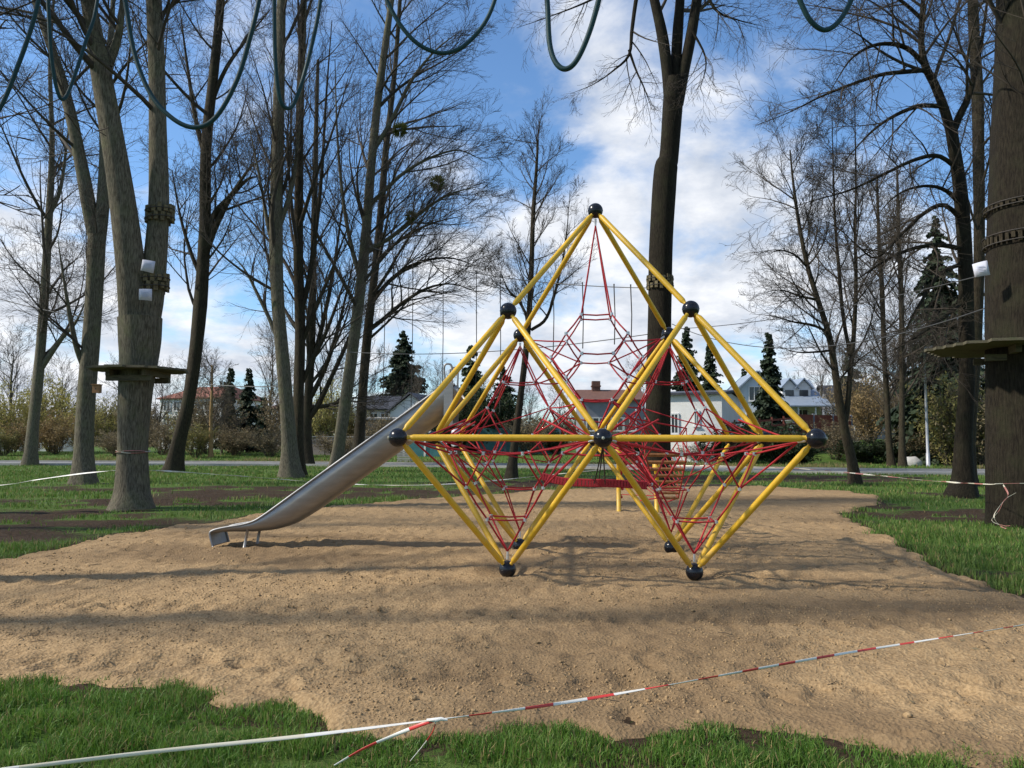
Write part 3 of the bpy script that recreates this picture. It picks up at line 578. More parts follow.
# --- leaning tree
t = Tree(14, mintw=.0075); d4 = 39.5; S4 = sp(ang0=.75, up=.08)
P, q, b = foot_pts([(173, 473, 19), (178, 445, 13.5), (188, 405, 12), (195, 360, 12), (200, 310, 13.5), (203, 260, 12), (205, 215, 11), (206, 150, 11), (213, 80, 9.5), (219, 20, 9), (224, -50, 6), (228, -130, 3)], d4); t.scaffold(P, q, S4, 14, 7.5, .32, k=14); base = b
for Lq in ([(204, 262, 7), (212, 235, 6.5), (226, 205, 6), (238, 185, 5), (250, 168, 4), (264, 158, 3)], [(203, 245, 7), (214, 215, 6), (232, 195, 5.5), (247, 180, 5), (258, 176, 3)], [(202, 280, 5), (190, 250, 4), (180, 215, 3.6), (172, 170, 3)], [(206, 160, 6), (196, 120, 5), (188, 70, 4), (180, 10, 3)], [(209, 110, 5), (225, 70, 4.5), (246, 40, 4), (270, 10, 3)]):
    P, q = TP(Lq, d4); t.scaffold(P, q, S4, 6, 4.2, .25, k=8, part='limb')
t.finish('dark tree leaning to the right between the platform tree and the slide', base, bark='bark_dark', group=LINE)
# --- pale twin-stemmed tree above the foot of the slide
t = Tree(15, mintw=.0052); d5 = 33.5; S5 = sp(n=(0, 8, 6, 4), ang0=.62, ang=.6, up=.10, tup=.05)
P, q, b = foot_pts([(290, 479, 22), (289, 445, 15), (286, 400, 13.5), (282, 350, 13), (278, 300, 12.5), (276, 240, 13.5), (277, 170, 12.5), (279, 90, 11), (281, 20, 9.5), (283, -60, 7), (285, -150, 3)], d5); t.scaffold(P, q, S5, 15, 7, .38, k=18, rough=.03); base = b
for Lq in ([(282, 350, 5), (270, 320, 4.5), (258, 295, 4), (245, 270, 3), (232, 255, 2)], [(277, 260, 5), (268, 225, 4.5), (262, 190, 4), (250, 130, 3)], [(278, 230, 6), (291, 190, 5), (298, 140, 4), (303, 70, 3), (306, 0, 2)]):
    P, q = TP(Lq, d5); t.scaffold(P, q, S5, 6, 3.6, .25, k=8, part='limb')
t.finish('straight pale barked tree nearest above the foot of the slide', base, group=LINE)
t = Tree(16, mintw=.0052); d6 = 35
P, q, b = foot_pts([(299, 478, 15), (298, 440, 11), (299, 390, 10.5), (300, 330, 10.5), (298, 260, 10), (299, 190, 9), (300, 110, 8), (303, 20, 7), (306, -60, 5), (308, -150, 2)], d6); t.scaffold(P, q, S5, 15, 7, .32, k=14); base = b
for Lq in ([(299, 320, 6), (309, 280, 5.5), (316, 230, 5), (322, 170, 4.5), (326, 100, 4), (332, 20, 3)], [(299, 390, 5), (310, 365, 5), (325, 335, 4.5), (338, 300, 4), (348, 270, 3)], [(299, 350, 5), (315, 310, 4.5), (332, 270, 4), (350, 220, 3)]):
    P, q = TP(Lq, d6); t.scaffold(P, q, S5, 6, 3.6, .25, k=8, part='limb')
t.finish('thinner darker trunk growing close beside the straight pale tree', base, bark='bark_dark', group=LINE)
# --- dark many-limbed tree further back
t = Tree(17, mintw=.0088); d7 = 52
P, q, b = foot_pts([(308, 464, 11), (307, 430, 9), (308, 400, 8.5), (311, 350, 8), (313, 290, 7), (314, 220, 6), (316, 140, 5), (318, 60, 3)], d7); t.scaffold(P, q, S5, 14, 8, .3, k=12); base = b
for Lq in ([(308, 420, 6), (318, 405, 6), (331, 378, 5), (344, 350, 5), (354, 325, 4), (366, 290, 3)], [(309, 400, 6), (322, 375, 5), (335, 340, 5), (345, 300, 4), (356, 250, 3)], [(310, 370, 5), (320, 335, 5), (330, 290, 4.5), (338, 240, 4), (346, 180, 3)], [(308, 408, 5), (330, 405, 4), (352, 398, 3), (370, 400, 2)]):
    P, q = TP(Lq, d7); t.scaffold(P, q, S5, 8, 4.5, .2, k=8, part='limb')
t.finish('dark tree of many fanned limbs in front of the yellow-green bush', base, bark='bark_dark', group=LINE)
# --- two leaning trunks left of the house, limbs sweeping right, with mistletoe
S8 = sp(n=(0, 8, 6, 4), ang0=.72, ang=.55, up=.05, tup=.01, pull=Vector((.05, -.01, 0)))
t = Tree(18, mintw=.0075); d8 = 41
P, q, b = foot_pts([(335, 472, 14), (340, 440, 11.5), (346, 400, 12), (353, 350, 11.5), (360, 290, 11), (366, 230, 10), (371, 170, 9), (378, 100, 8), (386, 40, 7), (394, -20, 5), (402, -90, 2.5)], d8); t.scaffold(P, q, S8, 17, 8, .32, k=14); base = b
for Lq in ([(370, 205, 5), (385, 190, 4.5), (405, 172, 4), (430, 158, 3.4), (458, 150, 2.6), (482, 160, 2)], [(366, 250, 5), (390, 238, 4.5), (418, 215, 4), (448, 195, 3.2), (480, 186, 2.2)], [(374, 150, 5), (392, 120, 4.5), (412, 80, 4), (436, 50, 3), (462, 30, 2)], [(362, 285, 5), (350, 240, 4.5), (342, 190, 4), (337, 130, 3.5), (335, 60, 3)]):
    P, q = TP(Lq, d8); t.scaffold(P, q, S8, 10, 4.2, .15, k=8, part='limb')
T8 = t.finish('tall leaning tree holding round mistletoe clumps over the slide', base, group=LINE)
for px, py, rad in ((400, 130, .55), (437, 183, .55), (411, 216, .38)):
    c = W(px, py, d8-.4); m = MB(); rr = random.Random(px)
    for i in range(300):
        v = np.array([rr.gauss(0, 1) for _ in range(3)]); v /= np.linalg.norm(v); p0 = v*rad*rr.uniform(.1, .5); p1 = v*rad*rr.uniform(.6, 1.05); s_ = np.cross(v, [rr.random(), rr.random(), 1]); s_ /= np.linalg.norm(s_); s_ *= rad*.06
        m.add(np.array([p0, (p0+p1)/2+s_, p1, (p0+p1)/2-s_])+c-base, [[0, 1, 2, 3]], 0, True)
    m.build('mistletoe', M['mistletoe'], T8)
t = Tree(19, mintw=.0088); d9 = 54
P, q, b = foot_pts([(357, 463, 13), (359, 440, 11), (362, 400, 9.5), (367, 340, 9), (374, 280, 8), (380, 220, 7.5), (386, 150, 6.5), (394, 80, 5), (400, 0, 4), (404, -60, 2)], d9); t.scaffold(P, q, S8, 16, 9, .32, k=12); base = b
for Lq in ([(369, 330, 5), (385, 318, 4.5), (404, 302, 4), (428, 288, 3.4), (452, 284, 2.6), (478, 292, 2)], [(372, 300, 4.5), (395, 276, 4), (420, 262, 3.4), (450, 258, 2.6), (476, 266, 2)], [(376, 262, 4), (400, 240, 3.6), (430, 224, 3), (462, 216, 2)]):
    P, q = TP(Lq, d9); t.scaffold(P, q, S8, 11, 5, .12, k=8, part='limb')
t.finish('leaning tree just right of the mistletoe tree, limbs reaching over the white house', base, bark='bark_dark', group=LINE)
# --- slender tree left of the climbing frame's top
t = Tree(20, mintw=.0052); d10 = 33; S10 = sp(n=(0, 8, 6, 4), ang0=.8, ang=.6, up=.10, tup=.05)
P, q, b = foot_pts([(511, 478, 13), (514, 450, 8), (520, 400, 6.5), (527, 340, 5.8), (531, 280, 5.2), (533, 220, 4.6), (536, 175, 3.4), (538, 140, 2)], d10); t.scaffold(P, q, S10, 26, 3.1, .42, k=12); base = b
P, q = TP([(531, 330, 3.6), (545, 320, 3.6), (553, 300, 3.2), (560, 272, 2.8), (566, 240, 2.4), (570, 190, 1.6)], d10); t.scaffold(P, q, S10, 8, 2.2, .2, k=7, part='limb')
P, q = TP([(529, 320, 3), (518, 300, 2.6), (508, 290, 2), (500, 270, 1.6)], d10); t.scaffold(P, q, S10, 6, 2, .2, k=7, part='limb')
t.finish('slender young bare tree standing behind the left half of the climbing frame', base, bark='bark_dark', group=LINE)
# --- thick dark tree behind the frame
t = Tree(21, mintw=.0052); t.flare = .15; d11 = 27.5
P, q, b = foot_pts([(656, 487, 34), (657, 450, 26), (658, 400, 24.5), (659, 350, 24), (660, 300, 23.5), (661, 245, 24), (664, 190, 24), (666, 166, 23.5), (669, 154, 19.5), (673, 100, 20.5), (676, 80, 22)], d11); t.scaffold(P, q, S0, 0, 0, crown=False, k=22, samp=44, rough=.03); base11 = b
S11 = sp(n=(0, 9, 8, 4), ang0=.75, up=.03, tup=-.04)
P, q = TP([(670, 110, 11), (667, 70, 11.5), (662, 35, 12), (654, 0, 11.5), (640, -60, 10), (620, -140, 6), (606, -220, 3)], d11); t.scaffold(P, q, S11, 10, 6, .4, k=12, part='limb')
P, q = TP([(675, 110, 10.5), (676, 70, 11), (678, 30, 11.5), (680, 0, 11), (684, -70, 9), (690, -160, 6), (694, -240, 3)], d11, 28.2); t.scaffold(P, q, S11, 10, 6, .45, k=12, part='limb')
P, q = TP([(678, 105, 10.5), (684, 70, 11), (691, 35, 12), (697, 0, 12), (708, -60, 10), (724, -140, 6), (740, -220, 3)], d11); t.scaffold(P, q, S11, 10, 6, .4, k=12, part='limb')
S12 = sp(n=(0, 7, 6, 4), ang=.7, up=-.02, tup=-.05)
for Lq in ([(646, -40, 5), (637, -5, 4.6), (632, 30, 4), (629, 55, 3.2), (614, 70, 2.4), (594, 84, 1.8), (570, 94, 1.2)], [(629, 50, 3), (636, 70, 2.2), (645, 90, 1.8), (652, 110, 1.2)], [(640, -30, 4), (610, -10, 3), (580, 5, 2.2), (540, 20, 1.4), (516, 28, 1)], [(700, -20, 4), (716, 10, 3), (738, 20, 2), (762, 26, 1.4)], [(692, 30, 3), (706, 60, 2), (700, 90, 1.4)]):
    P, q = TP(Lq, d11-1.5); t.scaffold(P, q, S12, 9, 1.9, .3, k=7, part='limb', sub=1)
t.finish('thick dark tree rising behind the right half of the climbing frame, forked in three', base11, bark='bark_shaded', group=LINE)
# --- right hand tree with drooping arched limbs
t = Tree(22, mintw=.0052); t.flare = .08; d12 = 22.5; S13 = sp(n=(0, 9, 8, 4), ang0=.9, ang=.62, up=-.01, tup=-.02, wig=.11)
P, q, b = foot_pts([(962, 499, 34), (964, 477, 20), (964, 440, 15.5), (967, 380, 14.5), (966, 320, 14), (965, 260, 13.5), (961, 200, 13), (956, 160, 12), (951, 128, 11)], d12); t.scaffold(P, q, S13, 4, 4, .5, k=20, rough=.05); base = b
P, q = TP([(952, 135, 10), (944, 108, 9.5), (935, 85, 9), (925, 65, 8.5), (921, 40, 7.5), (923, 0, 7), (926, -60, 5), (932, -140, 2.5)], d12); t.scaffold(P, q, S13, 12, 4.5, .3, k=12, part='limb')
P, q = TP([(953, 132, 8), (960, 115, 7.5), (968, 98, 7), (976, 70, 6), (985, 20, 5), (992, -50, 3)], d12); t.scaffold(P, q, S13, 8, 4, .3, k=10, part='limb')
for Lq in ([(924, 64, 5), (910, 50, 5), (893, 44, 4.6), (872, 46, 4), (852, 58, 3.2), (838, 78, 2.4), (826, 100, 1.6)], [(927, 70, 5), (905, 72, 4.6), (880, 75, 4), (850, 85, 3.4), (820, 97, 2.8), (790, 112, 2), (755, 126, 1.3)],
           [(940, 106, 5), (920, 106, 4.5), (898, 114, 4), (876, 128, 3.2), (856, 148, 2.4), (836, 172, 1.6)], [(959, 170, 5), (938, 156, 4.6), (914, 160, 4), (884, 174, 3.4), (850, 190, 2.8), (815, 200, 2), (776, 212, 1.2)],
           [(962, 205, 5), (945, 190, 4), (925, 186, 3.4), (902, 192, 2.8), (885, 206, 2), (872, 225, 1.2)], [(964, 222, 5), (944, 205, 4.6), (922, 215, 4), (898, 238, 3.4), (876, 258, 2.8), (858, 246, 2.2), (838, 228, 1.6), (815, 216, 1)],
           [(966, 250, 5.5), (940, 245, 5), (915, 248, 4.4), (890, 258, 3.6), (865, 274, 2.8), (838, 292, 1.8)], [(967, 262, 4.5), (940, 274, 4), (922, 300, 3.4), (908, 325, 2.6), (900, 350, 1.8)], [(967, 300, 4), (940, 320, 3.4), (915, 338, 2.6), (890, 352, 1.6)],
           [(923, 20, 4), (900, 0, 3.4), (870, -12, 3), (836, -6, 2.2), (806, 14, 1.4)]):
    P, q = TP(Lq, d12, d12-1.2); t.scaffold(P, q, S13, 10, 2.6, .15, k=8, part='limb', sub=1)
t.finish('burly-footed tree with drooping arched limbs left of the huge dark trunk', base, bark='bark_shaded', group=LINE)
t = Tree(23, mintw=.0052); d13 = 28
P, q, b = foot_pts([(969, 487, 15), (970, 440, 10), (974, 380, 9.5), (977, 320, 9.5), (979, 250, 10), (979, 180, 10.5), (978, 100, 11), (974, 30, 10.5), (970, -50, 8), (964, -150, 3)], d13); t.scaffold(P, q, S13, 16, 5.5, .35, k=14); base = b
t.finish('upright trunk partly hidden between the drooping tree and the huge dark trunk', base, bark='bark_dark', group=LINE)
# --- huge dark trunk at the right edge
t = Tree(24, mintw=.0052); t.flare = .12; d14 = 15.0
P, q, b = foot_pts([(1032, 524, 72), (1031, 490, 74), (1031, 440, 76), (1031, 380, 78), (1031, 320, 80), (1031, 260, 80), (1031, 200, 78), (1031, 120, 72), (1031, 40, 67), (1031, -40, 60), (1036, -150, 40), (1042, -260, 18)], d14); t.scaffold(P, q, S0, 9, 5.5, .62, k=36, samp=60, rough=.03); base14 = b
t.finish('huge dark trunk at the right edge of the picture carrying a platform', base14, bark='bark_shaded', group=LINE)
# --- young forked tree right of the frame
t = Tree(25, mintw=.0052); d15 = 29; S15 = sp(n=(0, 9, 8, 4), ang0=.8, ang=.6, up=.07, tup=.01)
P, q, b = foot_pts([(856, 484, 13), (852, 462, 9.5), (846, 436, 8.5), (840, 405, 8), (835, 370, 6.5), (829, 335, 6), (818, 300, 5.2), (808, 268, 4.6), (800, 230, 3.8), (794, 190, 2.6), (790, 150, 1.5)], d15); t.scaffold(P, q, S15, 20, 3.4, .36, k=14); base = b
P, q = TP([(844, 428, 5.5), (847, 410, 5.5), (850, 375, 5), (854, 330, 4.6), (856, 280, 4.2), (855, 230, 3.8), (856, 180, 3), (855, 120, 2), (855, 80, 1.2)], d15); t.scaffold(P, q, S15, 18, 3.2, .3, k=10, part='limb')
P, q = TP([(850, 355, 4), (843, 315, 4), (839, 270, 3.6), (835, 220, 3), (833, 160, 2.4), (832, 110, 1.4)], d15, 29.8); t.scaffold(P, q, S15, 16, 3, .3, k=8, part='limb')
for Lq in ([(828, 332, 3), (812, 325, 2.6), (794, 322, 2.2), (772, 316, 1.4), (752, 314, 1)], [(818, 300, 3), (800, 296, 2.4), (780, 290, 1.8), (758, 294, 1)], [(808, 268, 2.6), (795, 255, 2.2), (778, 250, 1.6), (756, 252, 1)], [(833, 350, 2.6), (815, 352, 2.2), (796, 352, 1.6), (778, 346, 1)]):
    P, q = TP(Lq, d15, 28); t.scaffold(P, q, S15, 8, 1.6, .2, k=7, part='limb', sub=1)
t.finish('young tree forked in three right of the climbing frame', base, bark='bark_dark', group=LINE)
t = Tree(26, mintw=.0088); d16 = 52
P, q, b = foot_pts([(892, 468, 8), (889, 440, 6), (887, 400, 5.4), (884, 350, 4.6), (882, 290, 4.6), (879, 240, 3.6), (877, 180, 2)], d16); t.scaffold(P, q, S15, 22, 5, .3, k=12); base = b
t.finish('thin straight tree across the road, left one of the pair beside the lamp post', base, bark='bark_dark', group=LINE)
t = Tree(27, mintw=.0088); d17 = 51
P, q, b = foot_pts([(903, 469, 8), (902, 440, 6), (902, 400, 5.4), (902, 350, 4.8), (901, 290, 4.8), (899, 240, 4), (897, 170, 2)], d17); t.scaffold(P, q, S15, 22, 5, .3, k=12); base = b
P, q = TP([(902, 385, 4), (910, 379, 3.6), (918, 376, 3), (926, 377, 2)], d17); t.scaffold(P, q, S15, 5, 2.2, .3, k=7, part='limb', sub=1)
t.finish('thin straight tree across the road, right one of the pair beside the lamp post', base, bark='bark_dark', group=LINE)
# --- thin young tree by the apartment house, orange light put into its bark colour
t = Tree(28, mintw=.0088); M['bark_lit'] = bark_mat('orange_lit_bark', (.20, .12, .05), (.42, .28, .13), (.3, .24, .1), .2)
P, q, b = foot_pts([(211, 462, 4.5), (211, 440, 3.8), (211, 415, 3.2), (212, 390, 2.4), (212, 365, 1.4)], 66); t.scaffold(P, q, S15, 16, 3.4, .3, k=10); base = b
t.finish('young tree with orange-lit bark in front of the white apartment house', base, bark='bark_lit', twig='twig_far')
# --- background bare trees (one built, then copied)
def proto_tree(seed, H, spread, nl):
    t = Tree(seed, ks=(4, 3, 3, 3), mintw=.012); Pz = [(0, 0, -.1), (.1, 0, H*.15), (-.08*H*.2, .1, H*.4), (.1, 0, H*.65), (0, .1, H*.85), (.05, 0, H)]
    t.flare = .25; t.scaffold(np.array(Pz, float), [.2, .17, .14, .1, .06, .02], sp(n=(0, 7, 5, 3), ang0=.75, ang=.6, up=.09, tup=.03), nl, spread, .16, k=9); return t
protos = [(40, 11, 5.0, 24), (41, 9, 4.2, 22), (42, 13, 5.6, 24)]
built = []
BT = [(8, 82, 1.0, 'pale bare tree at the left frame edge behind the willow'), (118, 88, .9, 'bare tree showing between the nest-box trunk and the platform tree'), (270, 92, 1.0, 'bare tree in front of the pinkish building'), (440, 70, .62, 'low bare tree behind the top of the slide'),
      (560, 84, .62, 'small bare tree left of the brown-roofed house chimney'), (640, 95, .7, 'small bare tree above the brown roof'), (822, 100, .8, 'bare tree behind the right-hand end of the dormer house'), (868, 88, .9, 'rounded bare tree behind the paired thin trunks'), (916, 80, 1.0, 'bare tree behind the grey lamp post'),
      (948, 74, 1.0, 'tangled bare tree beneath the right platform deck'), (988, 70, .95, 'bare tree behind the huge dark trunk'), (1040, 78, 1.0, 'bare tree beyond the right frame edge'), (935, 95, 1.1, 'tallest bare tree behind the lamp post'), (60, 96, 1.0, 'bare tree behind the orange-brown shrub at left'),
      (160, 72, .55, 'low bare sapling in front of the apartment house left corner'), (192, 80, .72, 'bare tree hiding the middle of the apartment house'), (222, 70, .55, 'low bare sapling right of the orange-lit young tree'), (285, 74, .6, 'small bare tree left of the straight pale tree foot'), (330, 84, .8, 'bare tree above the yellow-green bush'), (366, 76, .5, 'small bare tree before the low slate-roofed wing'),
      (418, 92, .7, 'bare tree right of the white gable'), (530, 74, .5, 'small bare tree before the left end of the brown roof'), (795, 110, .8, 'bare tree rising behind the two dormers'), (845, 78, .7, 'bare tree right of the red-brown fence'), (890, 68, .75, 'low bare tree behind the thin trunk pair'), (970, 84, 1.15, 'bare tree behind the drooping tree'), (1010, 92, 1.2, 'bare tree behind the right-hand platform'), (905, 100, 1.1, 'bare tree far behind the lamp post and the thin pair'),
      (-60, 80, 1.0, 'bare tree beyond the left frame edge'), (480, 95, .6, 'small bare tree among the dark conifers left of the frame')]
for i, (px, d, s_, lab) in enumerate(BT):
    j = i % 3; p = at(px, d)
    if i < 3:
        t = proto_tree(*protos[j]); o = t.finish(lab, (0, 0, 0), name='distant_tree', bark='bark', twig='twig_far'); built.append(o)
    else: o = copy_tree(built[j])
    o.location = [float(v) for v in p]; o.rotation_euler.z = random.Random(i).uniform(0, 6.28); o.scale = (s_,)*3; tag(o, lab, 'tree', 'bare trees beyond the road')
# --- off-frame trees whose branches shade the sand
def side_tree(seed, x, y, H, lab):
    t = Tree(seed, mintw=.012, ks=(5, 4, 3, 3)); z0 = 0
    P = np.array([(x, y, -.1), (x+.1, y, 2.5), (x-.1, y+.2, 6), (x+.2, y, 10), (x, y-.2, 14), (x+.1, y, H)], float)
    t.scaffold(P, [.24, .21, .18, .13, .08, .02], sp(n=(0, 6, 4, 3), ang0=.8, up=.08), 14, 6, .28, k=16); return t.finish(lab, (x, y, 0))
side_tree(50, -9.6, -2.6, 18, 'tall bare tree just outside the left edge of the picture, nearest the camera')
side_tree(51, -13.5, -5.8, 17, 'tall bare tree left of the picture beside the near grass')
side_tree(52, -17.5, 1.2, 19, 'tall bare tree left of the picture level with the climbing frame')
side_tree(54, -14.8, 5.6, 19, 'tall bare tree left of the picture level with the slide end')
side_tree(53, 8.6, -1.2, 18, 'tall bare tree just outside the right edge of the picture')
# ------------------------------------------------------------------ conifers
def conifer(seed, H, Rb, droop=.35, dens=1.0, shape=1.0, mat='needles', open_=.0):
    r = random.Random(seed); b = MB(); tk = MB(); tk.tube([(0, 0, -.2), (0, 0, H*.5), (0, 0, H*.98)], [.02*H, .012*H, .003*H], 8)
    nlev = int(H*3.2*dens)
    for i in range(nlev):
        t = (i+r.random())/nlev; zb = H*(.05+.94*t); L = Rb*((1-t)**shape)*r.uniform(.7, 1.12)+.12
        for k in range(int(6+8*(1-t))):
            if r.random() < open_: continue
            z = zb+r.uniform(-.25, .25)*H/nlev*3
            a = r.uniform(0, 6.283); l = L*r.uniform(.65, 1.1); n = max(5, int(l*8))
            dz = droop*r.uniform(.6, 1.4)
            for q in range(n):
                f = (q+r.random())/n; p = np.array([math.cos(a)*l*f, math.sin(a)*l*f, z-dz*l*f*f+.12*l*f])
                for side in (-1, 1):
                    aa = a+side*r.uniform(.5, 1.2); s_ = .16*(1.15-f)*l+.12; s_ = s_*1.15+.10; e = p+np.array([math.cos(aa)*s_, math.sin(aa)*s_, -r.uniform(.15, 1.3)*s_])
                    w_ = .10+.20*s_; nrm = np.array([-math.sin(aa), math.cos(aa), r.uniform(-1.2, 1.2)])*w_
                    b.add(np.array([p-nrm*.5, (p+e)/2-nrm, e, (p+e)/2+nrm]), [[0, 1, 2, 3]], 0, True)
    return tk, b, mat
CO = [(771, 70, 10.4, 2.3, .45, 1.0, 1.0, 'needles', 0, 'narrow dark spruce in front of the dormer house'), (711, 100, 12.6, 2.9, .3, 1.0, .9, 'needles', .1, 'dark pointed conifer left of the gabled white house'), (688, 92, 13.5, 3.2, .3, 1.0, .9, 'needles', .1, 'dark conifer half hidden behind the thick middle trunk'),
      (402, 104, 15.8, 4.4, .2, 1.1, .62, 'needles', 0, 'broad dark conifer rising behind the white gable at left'), (229, 76, 8.3, 1.3, .3, .9, .9, 'needles_soft', .25, 'narrow conifer beside the apartment house'), (247, 78, 8.3, 1.7, .3, .9, .9, 'needles', .15, 'wider dark conifer next to the narrow one near the apartment house'),
      (944, 58, 18.5, 4.6, .7, .75, .8, 'needles', .35, 'tall drooping dark spruce behind the right platform'), (852, 96, 12.0, 2.6, .2, .9, .8, 'needles', .1, 'dark conifer between the forked young tree and the thin pair'),
      (470, 92, 12.5, 3.4, .2, .9, .7, 'needles_soft', .1, 'dark green conifer behind the top of the slide'), (503, 96, 10.4, 3.2, .2, .9, .7, 'needles', .1, 'dark conifer behind the left net of the frame'), (745, 105, 9.5, 2.0, .2, .8, .8, 'needles_soft', .1, 'small conifer peeping over the gabled white house'), (262, 84, 6.0, 1.9, .3, .8, .8, 'needles_soft', .2, 'low conifer before the pinkish building')]
for i, (px, d, H, Rb, dr, de, sh, ma, op, lab) in enumerate(CO):
    tk, b, ma = conifer(100+i, H, Rb, dr, de, sh, ma, op); root = thing('conifer', lab, 'conifer', at(px, d), 'conifers around the houses')
    tk.build('trunk', M['bark_dark'], root); b.build('crown', M[ma], root)
# ------------------------------------------------------------------ shrubs
def shrub(seed, leaf, nleaf=2600, ls=.10, H=3.0, Wd=1.5):
    r = random.Random(seed); t = Tree(seed, ks=(3, 3, 3, 3), mintw=.010); S = sp(n=(0, 5, 3, 0), ang=.5, up=.05, tup=.02, maxlev=2)
    for i in range(26):
        a = r.uniform(0, 6.28); l = r.uniform(.15, .75); dv = Vector((math.cos(a)*l, math.sin(a)*l, 1))
        t.grow(Vector((math.cos(a)*.2, math.sin(a)*.2, -.05)), dv, H*r.uniform(.7, 1.05), .025, 0, S)
    P = np.concatenate([np.concatenate([a for a, b in L]) for L in t.cr.tubes.values()]); rg = np.random.default_rng(seed)
    P = P[P[:, 2] > .15]; c = P[rg.integers(0, len(P), nleaf)]+rg.normal(0, .10, (nleaf, 3)); c[:, 2] = np.abs(c[:, 2])
    u = rg.normal(0, 1, (nleaf, 3)); u /= np.linalg.norm(u, axis=1, keepdims=True); v = np.cross(u, rg.normal(0, 1, (nleaf, 3))); v /= np.linalg.norm(v, axis=1, keepdims=True)
    s_ = (ls*rg.uniform(.5, 1.3, nleaf))[:, None]; m = MB()
    V = np.stack([c-u*s_, c+v*s_*.45, c+u*s_, c-v*s_*.45], 1).reshape(-1, 3); b = np.arange(nleaf)*4
    m.add(V, np.stack([b, b+1, b+2, b+3], 1), 0, True); return t.cr, m
PRO = {}
SH = [(12, 74, 'yellow', 4.6, 4.6, 'yellow-green willow bush at the far left edge'), (52, 78, 'yellow', 5.8, 5.4, 'tallest yellow-green willow behind the slim left tree'), (30, 70, 'orange', 2.2, 3.6, 'low orange-brown shrub right of the slim left tree'), (56, 71, 'orange', 2.9, 3.4, 'orange-brown shrub left of the nest-box tree'), (4, 68, 'olive', 1.7, 3.0, 'low olive shrub in the left corner by the road'),
      (113, 80, 'olive', 4.2, 4.4, 'olive bush between the nest-box tree and the platform tree'), (118, 68, 'brown', 1.6, 3.8, 'low brown brush left of the platform trunk'), (163, 70, 'brown', 2.3, 3.6, 'brown brush right of the platform trunk'), (196, 66, 'olive', 2.1, 3.4, 'olive brush right of the leaning trunk'), (183, 82, 'yellow', 3.8, 3.2, 'yellowish bush before the apartment house wall'),
      (236, 69, 'brown', 2.0, 3.6, 'brown brush under the two conifers'), (270, 67, 'brown', 1.8, 3.6, 'brown brush left of the pale twin trunks'), (322, 74, 'yellow', 5.0, 4.2, 'tall yellow-green bush between the trunks above the slide'), (345, 78, 'olive', 4.0, 3.4, 'olive bush behind the mistletoe tree foot'), (338, 67, 'brown', 1.5, 4.0, 'brown weeds at the foot of the mistletoe tree'), (382, 72, 'brown', 2.6, 3.8, 'brown bush before the garage under the slide'),
      (455, 72, 'dark', 4.4, 4.6, 'dark green bush behind the left corner of the frame'), (490, 76, 'dark', 4.8, 4.6, 'dark green bush behind the left net'), (528, 72, 'brown', 2.6, 4.0, 'brown bush in front of the teal panels'), (556, 74, 'dark', 2.0, 3.6, 'dark bush below the brown-roofed house'), (604, 66, 'brown', 1.9, 3.6, 'brown bush behind the middle ball joint'),
      (722, 58, 'dark', 1.7, 3.2, 'dark shrub beside the plain white house'), (748, 56, 'dark', 2.3, 3.6, 'dark evergreen shrub before the red fence, left of its neighbour'), (778, 55, 'dark', 2.2, 3.6, 'dark evergreen shrub behind the right corner of the frame'), (800, 56, 'dark', 1.6, 3.2, 'dark shrub just right of the right corner ball'),
      (836, 62, 'brown', 2.4, 3.6, 'brown shrub behind the young forked tree'), (870, 74, 'orange', 4.6, 4.6, 'reddish-brown rounded shrub left of the thin pair'), (866, 60, 'dark', 1.3, 3.6, 'low dark shrub on the bank behind the forked tree'), (896, 60, 'dark', 1.2, 3.2, 'low dark shrub behind the thin pair'), (905, 76, 'olive', 4.8, 4.8, 'olive bush behind the thin pair'),
      (940, 66, 'olive', 4.6, 4.8, 'olive bush right of the lamp post'), (950, 54, 'olive', 4.4, 5.2, 'tall olive thicket between the lamp post and the drooping tree'), (986, 52, 'brown', 4.2, 4.6, 'brown thicket showing between the drooping tree and the huge trunk'), (918, 70, 'brown', 5.0, 5.0, 'tall brown thicket behind the lamp post'), (850, 80, 'brown', 4.2, 4.6, 'tall brown thicket behind the forked young tree'), (208, 72, 'brown', 4.2, 4.4, 'tall brown thicket hiding the foot of the apartment house'), (140, 74, 'brown', 3.6, 4.2, 'brown thicket behind the platform trunk'), (285, 74, 'brown', 4.4, 4.0, 'tall brown thicket left of the pale twin trunks'), (84, 74, 'yellow', 3.6, 4.2, 'yellowish thicket behind the nest-box tree'), (968, 62, 'olive', 4.0, 4.4, 'olive bush behind the drooping tree foot'), (928, 57, 'brown', 1.9, 3.6, 'brown brush at the lamp post foot'), (962, 55, 'olive', 2.2, 3.6, 'olive brush between lamp post and drooping tree'), (1000, 60, 'olive', 4.4, 4.8, 'olive bush behind the huge dark trunk'), (1060, 62, 'olive', 4.2, 4.8, 'olive bush beyond the right edge'), (-50, 72, 'olive', 4.0, 4.8, 'olive bush beyond the left edge'),
      (642, 62, 'dark', 1.5, 3.0, 'dark bush beside the thick middle trunk'), (700, 60, 'brown', 1.1, 3.0, 'low brown bush under the plain white house')]
for i, (px, d, kind, H, Wd, lab) in enumerate(SH):
    j = i % 2; key = (kind, j)
    if key not in PRO:
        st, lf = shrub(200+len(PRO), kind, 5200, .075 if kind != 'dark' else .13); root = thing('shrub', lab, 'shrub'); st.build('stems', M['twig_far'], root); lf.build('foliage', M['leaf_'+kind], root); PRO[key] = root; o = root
    else: o = copy_tree(PRO[key])
    o.location = [float(v) for v in at(px, d)]; o.scale = (Wd/3.2, Wd/3.2, H*1.22/3.2); o.rotation_euler.z = i*1.7; tag(o, lab, 'shrub', 'shrubs beyond the road')
